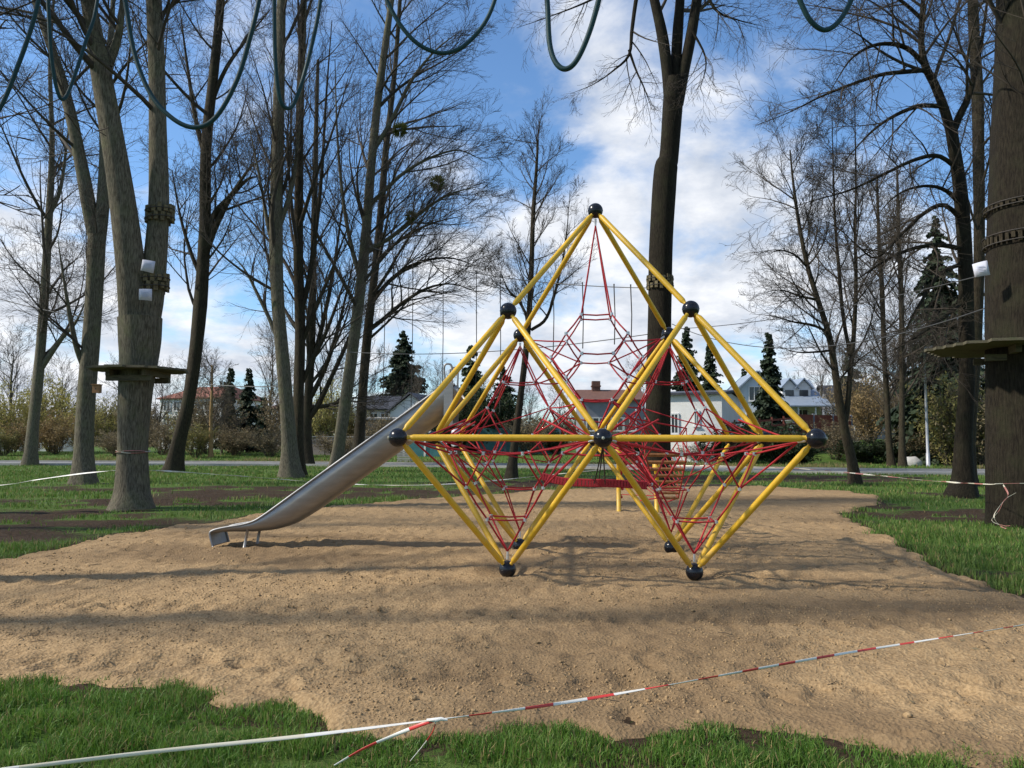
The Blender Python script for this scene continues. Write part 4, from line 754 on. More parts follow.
# far wood closing the horizon
r_ = random.Random(5); fwd = MB(); V_ = []
for i in range(1500):
    a = r_.uniform(-1.15, 1.15); d = r_.uniform(150, 190); p = CAM+FH*d+r0*(a*d); p[2] = .4; hgt = r_.uniform(4, 9)*(.7+.6*vnoise(np.array([a*9]), np.array([3.]))[0])
    for k in range(5):
        fwd.tube([p+[0, 0, 0], p+[r_.gauss(0, .5), 0, hgt*.5], p+[r_.gauss(0, 1.6), r_.gauss(0, .6), hgt*r_.uniform(.7, 1)]], [.09, .06, .03], 3)
    for k in range(26):
        c = p+np.array([r_.gauss(0, 1.3), r_.gauss(0, 1), hgt*r_.uniform(0, .85)]); s_ = r_.uniform(.25, .6); u = np.array([r_.gauss(0, 1), r_.gauss(0, 1), r_.gauss(0, 1)]); u *= s_/np.linalg.norm(u); v = np.cross(u, [r_.random(), 1, r_.random()])*.6
        fwd.add(np.array([c-u, c+v, c+u, c-v]), [[0, 1, 2, 3]], 1, True)
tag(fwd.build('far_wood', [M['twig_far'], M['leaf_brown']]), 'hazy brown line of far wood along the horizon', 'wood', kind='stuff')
# ------------------------------------------------------------------ climbing frame
s_ = 2.1; h_ = s_/math.sqrt(2); Z0 = .08; EQ = Z0+h_; UPZ = Z0+2*h_; APX = Z0+3*h_; hs = s_/2
fr = thing('climbing_frame', 'yellow tube pyramid climbing frame with black ball joints and red rope nets', 'climbing frame', (0, 0, 0))
nodes = {'apex': (0, 0, APX)}
for i in (-1, 1):
    for j in (-1, 1): nodes['u', i, j] = (i*hs, j*hs, UPZ); nodes['b', i, j] = (i*hs, j*hs, Z0)
for i in (-1, 0, 1):
    for j in (-1, 0, 1):
        if (i, j) != (0, 0): nodes['e', i, j] = (i*s_, j*s_, EQ)
for k, p in nodes.items():
    m = MB(); m.sphere(p, .098, 32, 18); 
    th = np.arange(33)*2*math.pi/32
    m.tube([(p[0]+.0985*math.cos(a), p[1]+.0985*math.sin(a), p[2]) for a in th], [.0022]*33, 5)
    o = m.build('ball_joint', M['black'], fr)
    if k in (('e', 0, -1), ('e', -1, -1), ('e', 1, -1), ('e', -1, 0), ('e', 1, 0)):
        d = np.array([0, -1, 0.]) if k[2] == -1 and k[1] == 0 else np.array([k[1], 0, 0.])
        c = MB(); c.tube([np.array(p)+d*.094, np.array(p)+d*.106, np.array(p)+d*.108], [.016, .016, .002], 12); c.build('bolt_cap', M['grey_cap'], o)
bars = [('apex', ('u', i, j)) for i in (-1, 1) for j in (-1, 1)]
for L in 'ub':
    for i in (-1, 1):
        for j in (-1, 1):
            for q in ((i, j), (i, 0), (0, j)): bars.append(((L, i, j), ('e',)+q))
bars += [(('e', -1, -1), ('e', 0, -1)), (('e', 0, -1), ('e', 1, -1)), (('e', -1, -1), ('e', -1, 0)), (('e', -1, 0), ('e', -1, 1)), (('e', 1, -1), ('e', 1, 0)), (('e', 1, 0), ('e', 1, 1))]
for a, b in bars:
    A, B = np.array(nodes[a]), np.array(nodes[b]); d = (B-A)/np.linalg.norm(B-A); L = np.linalg.norm(B-A)
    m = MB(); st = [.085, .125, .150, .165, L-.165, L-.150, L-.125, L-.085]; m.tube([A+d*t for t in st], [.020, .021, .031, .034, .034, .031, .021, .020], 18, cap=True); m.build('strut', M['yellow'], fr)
CELLS = []; CELL_AT = {}
def cell(c, u, hz, faces, keep=lambda v: True, rr=.0105, name='rope_net', extra=()):
    """truncated-octahedron rope cell; faces: list of (axis index, sign, target node)"""
    vs = []
    for a, b in ((0, 1), (0, 2), (1, 0), (1, 2), (2, 0), (2, 1)):
        for s1 in (-1, 1):
            for s2 in (-1, 1):
                v = [0, 0, 0]; v[a] = s1; v[b] = 2*s2; vs.append(v)
    vs = np.array(vs, float); q = math.sqrt(.5)
    Wd = np.stack([c[0]+u*q*(vs[:, 0]-vs[:, 1]), c[1]+u*q*(vs[:, 0]+vs[:, 1]), c[2]+hz*.5*vs[:, 2]], 1)
    m = MB(); ok = [keep(p) for p in Wd]
    def rope(a, b, sag=.0):
        a = np.asarray(a, float); b = np.asarray(b, float); mid = (a+b)/2-[0, 0, sag]; m.tube([a, mid, b], [rr]*3, 6)
    for i in range(24):
        if ok[i]:
            m.sphere(Wd[i], .019, 8, 6); m.tube([Wd[i]+[0, 0, .02], Wd[i]-[0, 0, .02]], [.021, .021], 8, 1)
        for j in range(i+1, 24):
            if ok[i] and ok[j] and abs(np.sum((vs[i]-vs[j])**2)-2) < .01: rope(Wd[i], Wd[j], .012)
    for ax, sg, tgt in faces:
        tgt = np.asarray(tgt, float); d = Wd[np.abs(vs[:, ax]-2*sg) < .01].mean(0)-tgt; L = np.linalg.norm(d); tip = tgt+d/L*.11
        hook = tgt+d/L*.20; m.tube([tip, hook], [.016, .012], 8, 1)
        for i in range(24):
            if abs(vs[i][ax]-2*sg) < .01: rope(hook, Wd[i], .006)
    for a, b in extra: rope(a, b, .02)
    CELLS.append([Wd[i] for i in range(24) if ok[i]]); CELL_AT[int(np.sign(c[0])), int(np.sign(c[1]))] = CELLS[-1]
    return m.build(name, [M['red_rope'], M['alu']], fr)
E_ = lambda i, j: nodes['e', i, j]
# top cell: axes 0 -> (+,+) diagonal, 1 -> (-,+) diagonal
topc = np.array([0, 0, 2.60]); mid = np.array([0, 0, 1.60])
cell(topc, .27, .54, [(2, 1, nodes['apex']), (2, -1, mid-[0, 0, .15]), (0, 1, nodes['u', 1, 1]), (1, 1, nodes['u', -1, 1])])
for i in (-1, 1):
    for j in (-1, 1):
        c = np.array([i*hs, j*hs, 1.62 if j > 0 else 1.40]); tg = {}
        q = math.sqrt(.5)
        faces = [(2, -1, nodes['b', i, j])]
        if j > 0: faces.append((2, 1, nodes['u', i, j]))
        for ax, sg in ((0, 1), (0, -1), (1, 1), (1, -1)):
            dv = np.array([sg*q, sg*q]) if ax == 0 else np.array([-sg*q, sg*q]); tx = (round((c[0]+dv[0]*s_*q)/s_), round((c[1]+dv[1]*s_*q)/s_))
            if tx != (0, 0): faces.append((ax, sg, E_(*tx)))
            else: faces.append((ax, sg, (mid[0]-i*.06, mid[1]-j*.06, mid[2])))
        cell(c, .30, .74, faces, (lambda p: True) if j > 0 else (lambda p: p[2] < EQ+.05))
# ropes that tie the cells to one another, knot to knot
mL = MB(); mR = MB(); deg = {}
def net_rope(a, b, sag=.03, r=.0105): a = np.asarray(a, float); b = np.asarray(b, float); (mL if a[0]+b[0] < 0 else mR).tube([a, a*.65+b*.35-[0, 0, sag*.9], a*.35+b*.65-[0, 0, sag*.9], b], [r]*4, 6)
cand = []
for a in range(len(CELLS)):
    for b in range(a+1, len(CELLS)):
        for i, p in enumerate(CELLS[a]):
            for j, q in enumerate(CELLS[b]):
                L = np.linalg.norm(p-q)
                if .25 < L < 1.1: cand.append((L, (a, i), (b, j), p, q))
for L, A, B, p, q in sorted(cand, key=lambda t: t[0]):
    if deg.get(A, 0) < (2 if L < .85 else 1) and deg.get(B, 0) < (2 if L < .85 else 1): deg[A] = deg.get(A, 0)+1; deg[B] = deg.get(B, 0)+1; net_rope(p, q)
for i in (-1, 1):
    ball = np.array(nodes['u', i, 1]); cv = [p for p in CELL_AT[i, 1] if EQ+.2 < p[2] < EQ+.6]
    for p in cv: net_rope(ball-[0, 0, .15], p, .0, .009)
    for p in cv:
        e = min([E_(i, 0), E_(0, 1), E_(i, 1)], key=lambda q: np.linalg.norm(np.array(q)-p)); net_rope(p, np.array(e)+(p-np.array(e))/np.linalg.norm(p-np.array(e))*.1, .03, .0085)
    low = [p for p in CELL_AT[i, 1] if p[2] < EQ-.2]
    for p in low[::3]:
        e = min([E_(i, 0), E_(0, 1), E_(i, 1)], key=lambda q: np.linalg.norm(np.array(q)-p)); net_rope(p, np.array(e)+(p-np.array(e))/np.linalg.norm(p-np.array(e))*.1, .02, .0085)
for i in (-1, 1): net_rope(np.array(E_(i, 1))*.96+np.array(E_(0, 1))*.04, np.array(E_(i, 1))*.04+np.array(E_(0, 1))*.96, .03)
mL.build('rope_net', M['red_rope'], fr); mR.build('rope_net', M['red_rope'], fr)
# belt bridge between the two front cells with its black suspension cable
bp = spline(np.array([(-.66, -.80, 1.12), (-.42, -.90, 1.07), (-.1, -.95, 1.055), (.05, -.95, 1.055), (.32, -.86, 1.04), (.56, -.76, 1.02)]), 40)
m = MB()
for i in range(0, 39): m.bar(bp[i], bp[i]+(bp[i+1]-bp[i])*.80, .026, .075, up=(0, 0, 1))
for sgn in (-1, 1): m.tube(bp+[0, 0, .036*sgn], [.012]*40, 6)
for k, e in ((0, -1), (39, 1)):
    tgt = min(CELL_AT[e, -1], key=lambda q: np.linalg.norm(q-bp[k])); m.tube([bp[k], (bp[k]+tgt)/2-[0, 0, .01], tgt], [.012]*3, 6)
m.build('belt_bridge', M['red_belt'], fr)
m = MB(); 
for sx in (-.06, .06): m.tube([(0, -s_, EQ-.08), (sx, -1.10, 1.06)], [.007, .007], 6)
m.tube([(0, -s_, EQ-.08), (0, -.76, 1.06)], [.007, .007], 6); m.build('suspension_cable', M['dark_rope'], fr)
# ------------------------------------------------------------------ rope ramp with boards behind the frame
rp = thing('rope_ramp', 'ramp of orange boards on red ropes between two short yellow posts behind the frame', 'play ramp', G(640, 512))
o0 = np.array(rp.location)
PA = G(619, 513); PB = G(657, 515)
for p, zt in ((PA, 1.42), (PB, 1.10)):
    m = MB(); m.tube([p+[0, 0, -.1], p+[0, 0, zt]], [.05, .05], 14, cap=True); m.tube([p+[0, 0, zt-.12], p+[0, 0, zt-.02], p+[0, 0, zt]], [.085, .085, .06], 14, cap=True); m.build('post', M['yellow'], rp, o0)
top = W(666, 455, 12.5); bot = W(668, 498, 15.6); n_ = 8
for i in range(n_):
    t = i/(n_-1); p = top*(1-t)+bot*t; w_ = .68*(1-t)+.42*t; m = MB(); m.box(p, (w_, .11, .028), (r0, FH*.94+np.array([0, 0, -.34]), FH*.34+np.array([0, 0, .94]))); m.build('board', M['orange_wood'], rp, o0)
for sx in (-1, 1):
    m = MB(); a = top+r0*sx*.33; b = bot+r0*sx*.20; m.tube([a, (a+b)/2-[0, 0, .02], b, (b*.5+(PB if sx > 0 else PA)*.5+[0, 0, .1])], [.013]*4, 6)
    a2 = a+[0, 0, .42]; b2 = (PB if sx > 0 else PA)+[0, 0, 1.05]
    m.tube([a2, (a2+b2)/2-[0, 0, .08], b2], [.012]*3, 6)
    for i in range(9):
        t = i/8; m.tube([a*(1-t)+b*t, a2*(1-t)+b2*t-[0, 0, .28*t*(1-t)]], [.008]*2, 5)
    m.tube([a, np.array([sx*.3, s_, EQ])], [.012]*2, 6); m.tube([a2, np.array([sx*.5, s_, EQ+.35])], [.012]*2, 6)
    m.build('side_rope', M['red_rope'], rp, o0)
m = MB()
for z in (1.0, .7, .4): m.tube([PA+[0, 0, z], PB+[0, 0, z]], [.009]*2, 5)
for k in range(7): 
    t = k/6; m.tube([PA+[0, 0, 1.35-1.15*t]+r0*.12*(1-t), PA+[0, 0, 1.2-1.05*t]+r0*(.04+.16*(1-t))], [.03, .03], 6)
m.tube([PA+[0, 0, 1.3]+r0*.10, PA+[0, 0, .75]+r0*.03, PA+[0, 0, .35]-r0*.02], [.05, .04, .03], 7)
m.build('rope_net', M['red_rope'], rp, o0)
# ------------------------------------------------------------------ slide
YN = .80; YF = 1.32; YC = (YN+YF)/2; SW = (YF-YN)/2
sl_ = thing('slide', 'grey stainless steel trough slide running from the frame down to the sand at left', 'slide', PY(238, 546, YC)*[1, 1, 0])
o0 = np.array(sl_.location)
rim = [(449, 381), (440, 388), (400, 417), (350, 453), (300, 489), (278, 505), (264, 515), (254, 521), (243, 524.5), (231, 526.5), (220, 528.5), (213, 530.5), (210, 533), (210.5, 538), (213, 546.5)]
RP = spline(np.array([PY(a, b, YN) for a, b in rim]), 120)
T_ = np.gradient(RP, axis=0); T_ /= np.linalg.norm(T_, axis=1, keepdims=True)
Nn = np.stack([T_[:, 2], np.zeros(120), -T_[:, 0]], 1); Nn *= np.sign(Nn[:, 2:3]+1e-9); Nn[np.abs(T_[:, 2]) > .99] = [0, 0, 1]
par = np.linspace(0, len(rim)-1, 120)
dep = np.interp(par, [0, 1, 4, 5, 6, 7, 8, 9, 10, 11, 12, 14], [.36, .36, .36, .33, .25, .165, .115, .085, .06, .045, .03, .03])
i0 = int(120*11/14)
for i in range(i0, 120): Nn[i] = Nn[i0-1]*max(0, 1-(i-i0)/6)+np.array([1.0, 0, .15])*min(1, (i-i0)/6); Nn[i] /= np.linalg.norm(Nn[i])
K = 17; V = []
for i in range(120):
    for k in range(K):
        a = math.pi*k/(K-1); cx = -math.cos(a); sx = math.sin(a)
        e1 = math.copysign(abs(cx)**.72, cx); e2 = abs(sx)**.72
        V.append(RP[i]*[1, 0, 1]+[0, YC+SW*e1, 0]-Nn[i]*dep[i]*e2)
m = MB(); i = np.arange(119)[:, None]*K; j = np.arange(K-1)[None]; m.add(np.array(V), np.stack([i+j, i+j+1, i+K+j+1, i+K+j], -1).reshape(-1, 4))
o = m.build('chute', M['steel'], sl_, o0); md = o.modifiers.new('thick', 'SOLIDIFY'); md.thickness = .006
for y in (YN, YF):
    m = MB(); m.tube(RP*[1, 0, 1]+[0, y, 0], [.017]*120, 10, cap=True); m.build('rim', M['steel_rim'], sl_, o0)
for px in (243.5, 260.5):
    pass
for (px0, py0, px1, py1) in ((247.5, 526, 242.5, 547),):
    for y in (YN+.03, YF-.03):
        a = PY(px0, py0, YN); b = PY(px1, py1, YN); m = MB(); m.tube([(a[0], y, a[2]), (b[0], y, -.05)], [.02, .02], 10, cap=True); m.build('leg', M['steel'], sl_, o0)
m = MB(); a = PY(247.5, 526, YN); m.tube([(a[0], YN+.03, a[2]-.03), (a[0], YF-.03, a[2]-.03)], [.017]*2, 8, cap=True); m.build('cross_bar', M['steel'], sl_, o0)
# side plates and grab loops at the top
for y in (YN-.015, YF+.015):
    A = PY(444, 384, YN); B = PY(453, 381, YN); C_ = PY(453, 424, YN); D = PY(444, 424, YN)
    q = np.array([A, B, C_, D])*[1, 0, 1]; m = MB(); m.box(((A+C_)/2)*[1, 0, 1]+[0, y, 0], (abs(B[0]-A[0]), .02, abs(B[2]-C_[2]))); m.build('side_plate', M['steel'], sl_, o0)
    L0 = PY(445.5, 383, YN); L1 = PY(452, 383, YN); H = PY(448, 364, YN); m = MB(); m.tube(spline([L0*[1, 0, 1]+[0, y, 0], (H[0]-.05, y, H[2]-.04), (H[0]+.01, y, H[2]), (H[0]+.06, y, H[2]-.05), L1*[1, 0, 1]+[0, y, 0]], 20), [.014]*20, 8); m.build('grab_handle', M['steel'], sl_, o0)
A = PY(444, 424, YN); B = PY(470, 424, YN); m = MB(); m.box(((A[0]+B[0])/2, YC, A[2]), (B[0]-A[0], YF-YN+.02, .03)); m.build('top_seat', M['steel'], sl_, o0)
# ------------------------------------------------------------------ rope course: hanging loops and their cable
DL = 8.6
cz = W(512, -64, DL)[2]; ca = W(512, 0, DL); cy0 = np.array([ca[0], ca[1], cz])
lp = thing('overhead_cable', 'steel cable above the picture from which the green rope loops hang', 'cable', cy0-r0*0)
m = MB(); m.tube([cy0+r0*x for x in np.linspace(-9.6, 8.8, 40)], [.012]*40, 6); m.build('cable', M['wire'], lp, cy0)
LOOPS = [([(116, -64), (120, -20), (125, 0), (134, 52), (150, 93), (172, 118), (195, 127.5), (216, 117), (237, 80), (251, 34), (259, 0), (264, -30), (268, -64)], 0, 0.0265, 'widest green rope loop hanging before the forked platform tree', 0),
         ([(365, -64), (374, -30), (386, 0), (400, 26), (418, 45), (440, 53), (460, 47), (478, 29), (490, 8), (498, -20), (503, -64)], .15, .024, 'shallow green rope loop hanging left of the top of the climbing frame', 0),
         ([(544, -64), (546, -30), (548, 0), (550, 40), (556, 61), (566, 69), (577, 61), (589, 35), (599, 0), (605, -30), (610, -64)], -.2, .031, 'thick dark green rope loop hanging above the climbing frame', 0),
         ([(775, -64), (785, -25), (797, 0), (809, 21), (824, 30), (839, 21), (852, 0), (861, -25), (869, -64)], .1, .029, 'dark green rope loop dipping at the top edge right of the thick forked tree', 0),
         ([(279, -64), (280, 0), (279, 60), (281, 98), (286, 108), (293, 99), (303, 60), (314, 0), (319, -64)], .3, .023, 'narrow green rope loop hanging before the straight pale tree', 0),
         ([(-62, 60), (-40, 130), (-20, 132), (0, 108), (17, 66), (32, 20), (40, -20), (46, -64)], .05, .024, 'green rope loop cut by the left edge of the picture', 1),
         ([(61, -64), (61, 0), (60, 60), (62, 95), (65, 98), (71, 70), (78, 32), (83, 0), (88, -64)], .35, .020, 'very narrow green rope loop near the top left corner', 0)]
for pts, off, rad, lab, ext in LOOPS:
    if ext: pts = [(-100, -64)]+pts
    P = np.array([W(x, y, DL+off*0) for x, y in pts]); P = spline(P, 70)
    tt = np.linspace(-1, 1, 70); P = P+np.outer(off*tt, FH)
    P[0] = cy0+r0*((P[0]-cy0)@r0); P[-1] = cy0+r0*((P[-1]-cy0)@r0)
    m = MB(); m.tube(P, [rad]*70, 10); o = m.build('rope_loop', M['teal_rope']); tag(o, lab, 'rope', 'green rope loops of the high ropes course')
# suspended rope bridge in the background: one top line, one foot line, hanging ropes
rb = thing('rope_bridge', 'thin high rope crossing with hanging ropes between the mistletoe tree and the thick dark tree', 'rope crossing', (0, 0, 0))
def hang(px0, py0, d0, px1, py1, d1, sag, r, n=24, mat='wire', par=rb, name='line'):
    a = W(px0, py0, d0); b = W(px1, py1, d1); t = np.linspace(0, 1, n); P = a+(b-a)*t[:, None]; P[:, 2] -= sag*4*t*(1-t); m = MB(); m.tube(P, [r]*n, 5); m.build(name, M[mat], par); return P
Pt = hang(368, 246, 40.5, 648, 288, 28, .5, .018); Pb = hang(349, 352, 40.5, 650, 334, 28, .35, .018)
for px in (382, 414, 444, 474, 505, 560, 585, 612, 632):
    k = min(range(24), key=lambda q: abs(512+F*((Pt[q]-CAM)@RT)/((Pt[q]-CAM)@fw)-px)); k2 = min(23, k)
    a = Pt[k]; b = a.copy(); b[2] = max(.8, Pb[k][2]-(2.6 if px < 520 else .2)); m = MB(); m.tube([a+[0, 0, .12], a, (a+b)/2+[.03, 0, 0], b], [.028, .022, .020, .022], 6); m.build('hanging_rope', M['dark_rope'], rb)
wl = [(hang, (670, 329, 27.5, 1010, 268, 15.2, .25, .011), 'upper safety line from the thick dark tree to the huge right trunk'), (hang, (672, 324, 27.5, 1008, 300, 15.2, .9, .013), 'lower sagging line from the thick dark tree to the huge right trunk'),
      (hang, (-60, 278, 30, 92, 318, 28.5, .2, .02), 'dark line from beyond the left edge to the nest-box tree'), (hang, (205, 384, 38, 300, 385, 35, .1, .022), 'dark line between the leaning tree and the twin trunks'), (hang, (106, 252, 28, 130, 250, 18.4, .05, .012), 'short line from the nest-box tree to the platform tree')]
for fn, a, lab in wl:
    P0, P1 = W(a[0], a[1], a[2]), W(a[3], a[4], a[5]); t = np.linspace(0, 1, 26); P = P0+(P1-P0)*t[:, None]; P[:, 2] -= a[6]*4*t*(1-t); m = MB(); m.tube(P, [a[7]]*26, 6); tag(m.build('rope_line', M['wire']), lab, 'rope')
# slat collars tied round trunks
def collar(px, py, d, diam_px, lab, hgt=.30, nsl=18, tilt=0.0, rows=2, wood='slat_wood'):
    c = W(px, py, d); rad = diam_px*d/F/2+.02; root = thing('slat_collar', lab, 'trunk guard', c, 'wooden slat guards round trunks'); m = MB()
    for row in range(rows):
        for i in range(nsl):
            a = 2*math.pi*(i+.5*row)/nsl; x, y = math.cos(a)*rad, math.sin(a)*rad
            m.box((x, y, tilt*x+(row-.5*(rows-1))*hgt*.58+.02*math.sin(i*3.1)), (.05, 2*math.pi*rad/nsl*.62, hgt*.62*(.85+.25*math.sin(i*2.3+row*1.7))), ((math.cos(a), math.sin(a), 0), (-math.sin(a), math.cos(a), 0), (0, 0, 1)))
    m.build('slats', M[wood], root); m = MB(); th = np.arange(41)*2*math.pi/40
    for dz in (-.29*hgt, .29*hgt): m.tube([(math.cos(a)*(rad+.032), math.sin(a)*(rad+.032), dz+tilt*math.cos(a)*rad) for a in th], [.011]*41, 6)
    m.build('tie_rope', M['dark_rope'], root)
collar(160, 215, 18.38, 24, 'upper slat guard tied round the right limb of the platform tree', .34, 14, .1)
collar(153, 284, 18.25, 27, 'lower slat guard tied round the right limb between two paper notices', .34, 14, .1)
collar(660, 283, 27.5, 24.5, 'slat guard tied round the thick dark tree behind the frame', .42, 16, 0)
collar(1031, 241, 15, 80, 'lower ring of slats round the huge dark trunk', .30, 44, 0, 1, 'bark_dark')
collar(1031, 208, 15, 79, 'upper ring of slats round the huge dark trunk', .16, 44, 0, 1, 'bark_dark')
# paper notices
def paper(px, py, d, w_, h_, rot, lab):
    c = W(px, py, d); n0 = CAM-c; n0[2] = 0; n0 /= np.linalg.norm(n0); x = np.cross([0, 0, 1.], n0); x2 = x*math.cos(rot)+np.array([0, 0, 1.])*math.sin(rot); z2 = np.cross(n0, x2)
    root = thing('paper_notice', lab, 'notice', c); m = MB(); V = []
    for i in range(7):
        for j in range(2):
            u = (i/6-.5); V.append(x2*u*w_+z2*(j-.5)*h_*(1+.10*u)-n0*(u*u*.10))
    m.add(V, [[2*i, 2*i+2, 2*i+3, 2*i+1] for i in range(6)], 0, True); o = m.build('sheet', M['paper'], root); md = o.modifiers.new('t', 'SOLIDIFY'); md.thickness = .002
    m = MB()
    for k, (yy, a, b) in enumerate(((.18, -.22, .22), (.05, -.26, .1), (-.07, -.26, .2), (-.18, -.2, .16))):
        m.bar(x2*a*w_+z2*yy*h_+n0*.012, x2*b*w_+z2*yy*h_+n0*.012, .004, h_*.045, up=tuple(z2))
    m.build('print', M['ink'], root)
paper(148, 266, 17.72, .27, .27, -.12, 'upper paper notice on the forked platform tree, above the lower slat guard')
paper(145.5, 294.5, 17.62, .27, .26, .02, 'lower paper notice on the forked platform tree, under the lower slat guard')
paper(981, 269, 14.6, .25, .27, .14, 'lavender paper notice curling off the huge dark trunk')
# nest box
nb = thing('nest_box', 'small brown wooden nest box on the side of the two-limbed tree', 'nest box', W(97, 389, 27.9)); n0 = -FH
m = MB(); m.box((0, 0, 0), (.24, .20, .28), (r0, FH, (0, 0, 1))); m.build('box', M['rust_wood'], nb); m = MB(); m.box((0, -.02, .155), (.30, .27, .025), (r0, FH, (0, 0, 1))); m.build('roof', M['rust_wood'], nb)
m = MB(); m.tube([n0*.098, n0*.104], [.022, .022], 12, cap=True); m.build('hole', M['black'], nb)
# platforms
def platform(base, z, R0, lab, nb_=8, th=.05, rot=.2):
    root = thing('tree_platform', lab, 'platform', (base[0], base[1], z)); m = MB(); pl = 13; wv = 2*R0/pl; ca_, sa_ = math.cos(rot), math.sin(rot)
    ap = R0*math.cos(math.pi/nb_)
    for i in range(pl):
        y = -R0+wv*(i+.5)
        # half-length of the plank inside the polygon
        hl = min([(ap-math.sin(2*math.pi*(k+.5)/nb_)*y)/abs(math.cos(2*math.pi*(k+.5)/nb_)) for k in range(nb_) if abs(math.cos(2*math.pi*(k+.5)/nb_)) > .05])
        if abs(y) > ap or hl <= .05: continue
        m.box((ca_*0-sa_*y, sa_*0+ca_*y, 0), (2*hl, wv-.012, th), ((ca_, sa_, 0), (-sa_, ca_, 0), (0, 0, 1)))
    m.build('deck', M['old_wood'], root)
    for k in (-1, 1):
        m = MB(); o_ = np.array([ca_, sa_, 0])*k*.42; m.box(o_+[0, 0, -.10], (R0*1.05, .10, .14), ((-sa_, ca_, 0), (ca_, sa_, 0), (0, 0, 1))); m.build('beam', M['old_wood'], root)
        m = MB(); o_ = np.array([-sa_, ca_, 0])*k*.42; m.box(o_+[0, 0, -.22], (R0*.95, .10, .12), ((ca_, sa_, 0), (-sa_, ca_, 0), (0, 0, 1))); m.build('beam', M['old_wood'], root)
    return root
platform(W(138, 400, 18.2), W(138, 365, 17.0)[2], 1.10, 'octagonal board platform round the forked tree at left', rot=R(-4.4)+.1)
platform(W(1031, 400, 15), W(1034, 342, 14.2)[2], 1.78, 'dark board platform round the huge trunk at the right edge', rot=R(-4.4)-.15)
# ------------------------------------------------------------------ barrier tapes
def tape(lab, P, width, seg, mats, twist=1.5, n=None, seed=0, tails=()):
    rr = random.Random(seed); root = thing('barrier_tape', lab, 'barrier tape', (0, 0, 0), 'barrier tape round the play area')
    def ribbon(P, name, ph):
        n_ = max(60, int(len(P)*30)); Q = spline(P, n_); m = MB(); L = np.concatenate([[0], np.cumsum(np.linalg.norm(np.diff(Q, axis=0), axis=1))]); T = np.gradient(Q, axis=0); T /= np.linalg.norm(T, axis=1, keepdims=True)
        V = []
        for i in range(n_):
            a = twist*L[i]+ph+.9*math.sin(L[i]*2.1+ph); s1 = np.cross(T[i], [0, 0, 1]); s1 /= np.linalg.norm(s1)+1e-9; s2 = np.cross(s1, T[i]); v = s1*math.cos(a)+s2*math.sin(a)
            wv = width*(.62+.38*math.sin(L[i]*1.7+ph*2)); V += [Q[i]-v*wv/2+s2*.2*width, Q[i], Q[i]+v*wv/2+s2*.2*width]
        off = rr.random()*seg
        for i in range(n_-1):
            k = int(((L[i]+off)/seg+.25*math.sin(L[i]*5+ph)) % 2 > 1.12); m.add([], np.zeros((0, 4), int)) if False else None
            m.f.append((np.array([[3*i, 3*i+1, 3*i+4, 3*i+3], [3*i+1, 3*i+2, 3*i+5, 3*i+4]]), k, True))
        m.v.append(np.array(V)); m.nv += len(V); o = m.build(name, [M[q] for q in mats], root); md = o.modifiers.new('t', 'SOLIDIFY'); md.thickness = .0012
    ribbon(P, 'ribbon', 0)
    for j, q in enumerate(tails): ribbon(q, 'loose_end', 1.3*j+.7)
    return root
def Wz(px, py, z):           # point at height z on the ray
    v = ray(px, py); return CAM+v*((z-CAM[2])/v[2])
kn = Wz(437, 720, .72)
tl = tape('red and white tape stretched across the near sand towards the right edge', [kn, Wz(560, 704, .715), Wz(700, 680, .715), Wz(850, 653, .725), Wz(1024, 625, .74), Wz(1200, 596, .76)], .0108, .10, ['tape_white', 'tape_red'], 3.1, seed=1,
     tails=[[kn, Wz(420, 726, .70), Wz(395, 736, .66), Wz(365, 749, .62), Wz(335, 766, .57)], [kn, Wz(433, 732, .68), Wz(424, 745, .62), Wz(410, 762, .55)]])
m = MB(); m.sphere(kn, .006, 10, 8); m.tube([kn+r0*.03, kn+r0*.012+[0, 0, .003], kn-r0*.004, kn-r0*.03], [.003, .0055, .0065, .0035], 8); m.build('knot', M['tape_white'], tl)
tape('pale dull tape running from the knot to the bottom left corner', [kn, Wz(300, 737, .71), Wz(160, 752, .70), Wz(25, 768, .69), Wz(-200, 795, .66)], .011, .45, ['tape_old', 'tape_white'], .9, seed=2)
p1 = W(118, 470, 17.9); 
tape('white tape from the left edge to the platform tree', [W(-80, 491, 19.5), W(0, 485.5, 19), W(40, 479.5, 18.6), W(80, 474, 18.3), W(116, 470.5, 17.9)], .034, .5, ['tape_white', 'tape_white'], 1.2, seed=3)
c1 = W(133, 452, 18.2); rad1 = 29*18.2/F/2+.02
tape('red and white tape wound round the platform tree trunk', [np.array([c1[0]+rad1*math.cos(a), c1[1]+rad1*math.sin(a), c1[2]+.03*math.sin(a*1.5)]) for a in np.linspace(0, 13.5, 44)], .035, .30, ['tape_pink', 'tape_old'], .0, seed=4)
tape('white tape from the platform tree past the slide to the thick dark tree', [W(150, 470.5, 17.9), W(215, 474.5, 21), W(300, 481, 24), W(345, 484, 24.5), W(400, 485.5, 24.5), W(470, 483, 25), W(560, 474, 26), W(645, 466, 27)], .038, 1.3, ['tape_white', 'tape_old'], .8, seed=5)
tp = tape('red and white tape knotted at the huge right trunk with loose ends hanging', [W(668, 466, 26.5), W(720, 466, 25), W(800, 469, 22), W(870, 475, 19), W(930, 481, 16.5), W(985, 484.5, 14.4), W(1002, 484, 14.0), W(1060, 483, 13.9)], .032, .35, ['tape_old', 'tape_pink'], 1.5, seed=6,
     tails=[[W(1003, 485, 13.9), W(1008, 496, 13.8), W(1000, 506, 13.7), W(994, 517, 13.6), W(1000, 526, 13.6), W(1006, 529, 13.5)], [W(1016, 493, 13.8), W(1005, 500, 13.7), W(999, 511, 13.6), W(992, 521, 13.6), W(1004, 526, 13.5), W(1010, 526, 13.4)]])
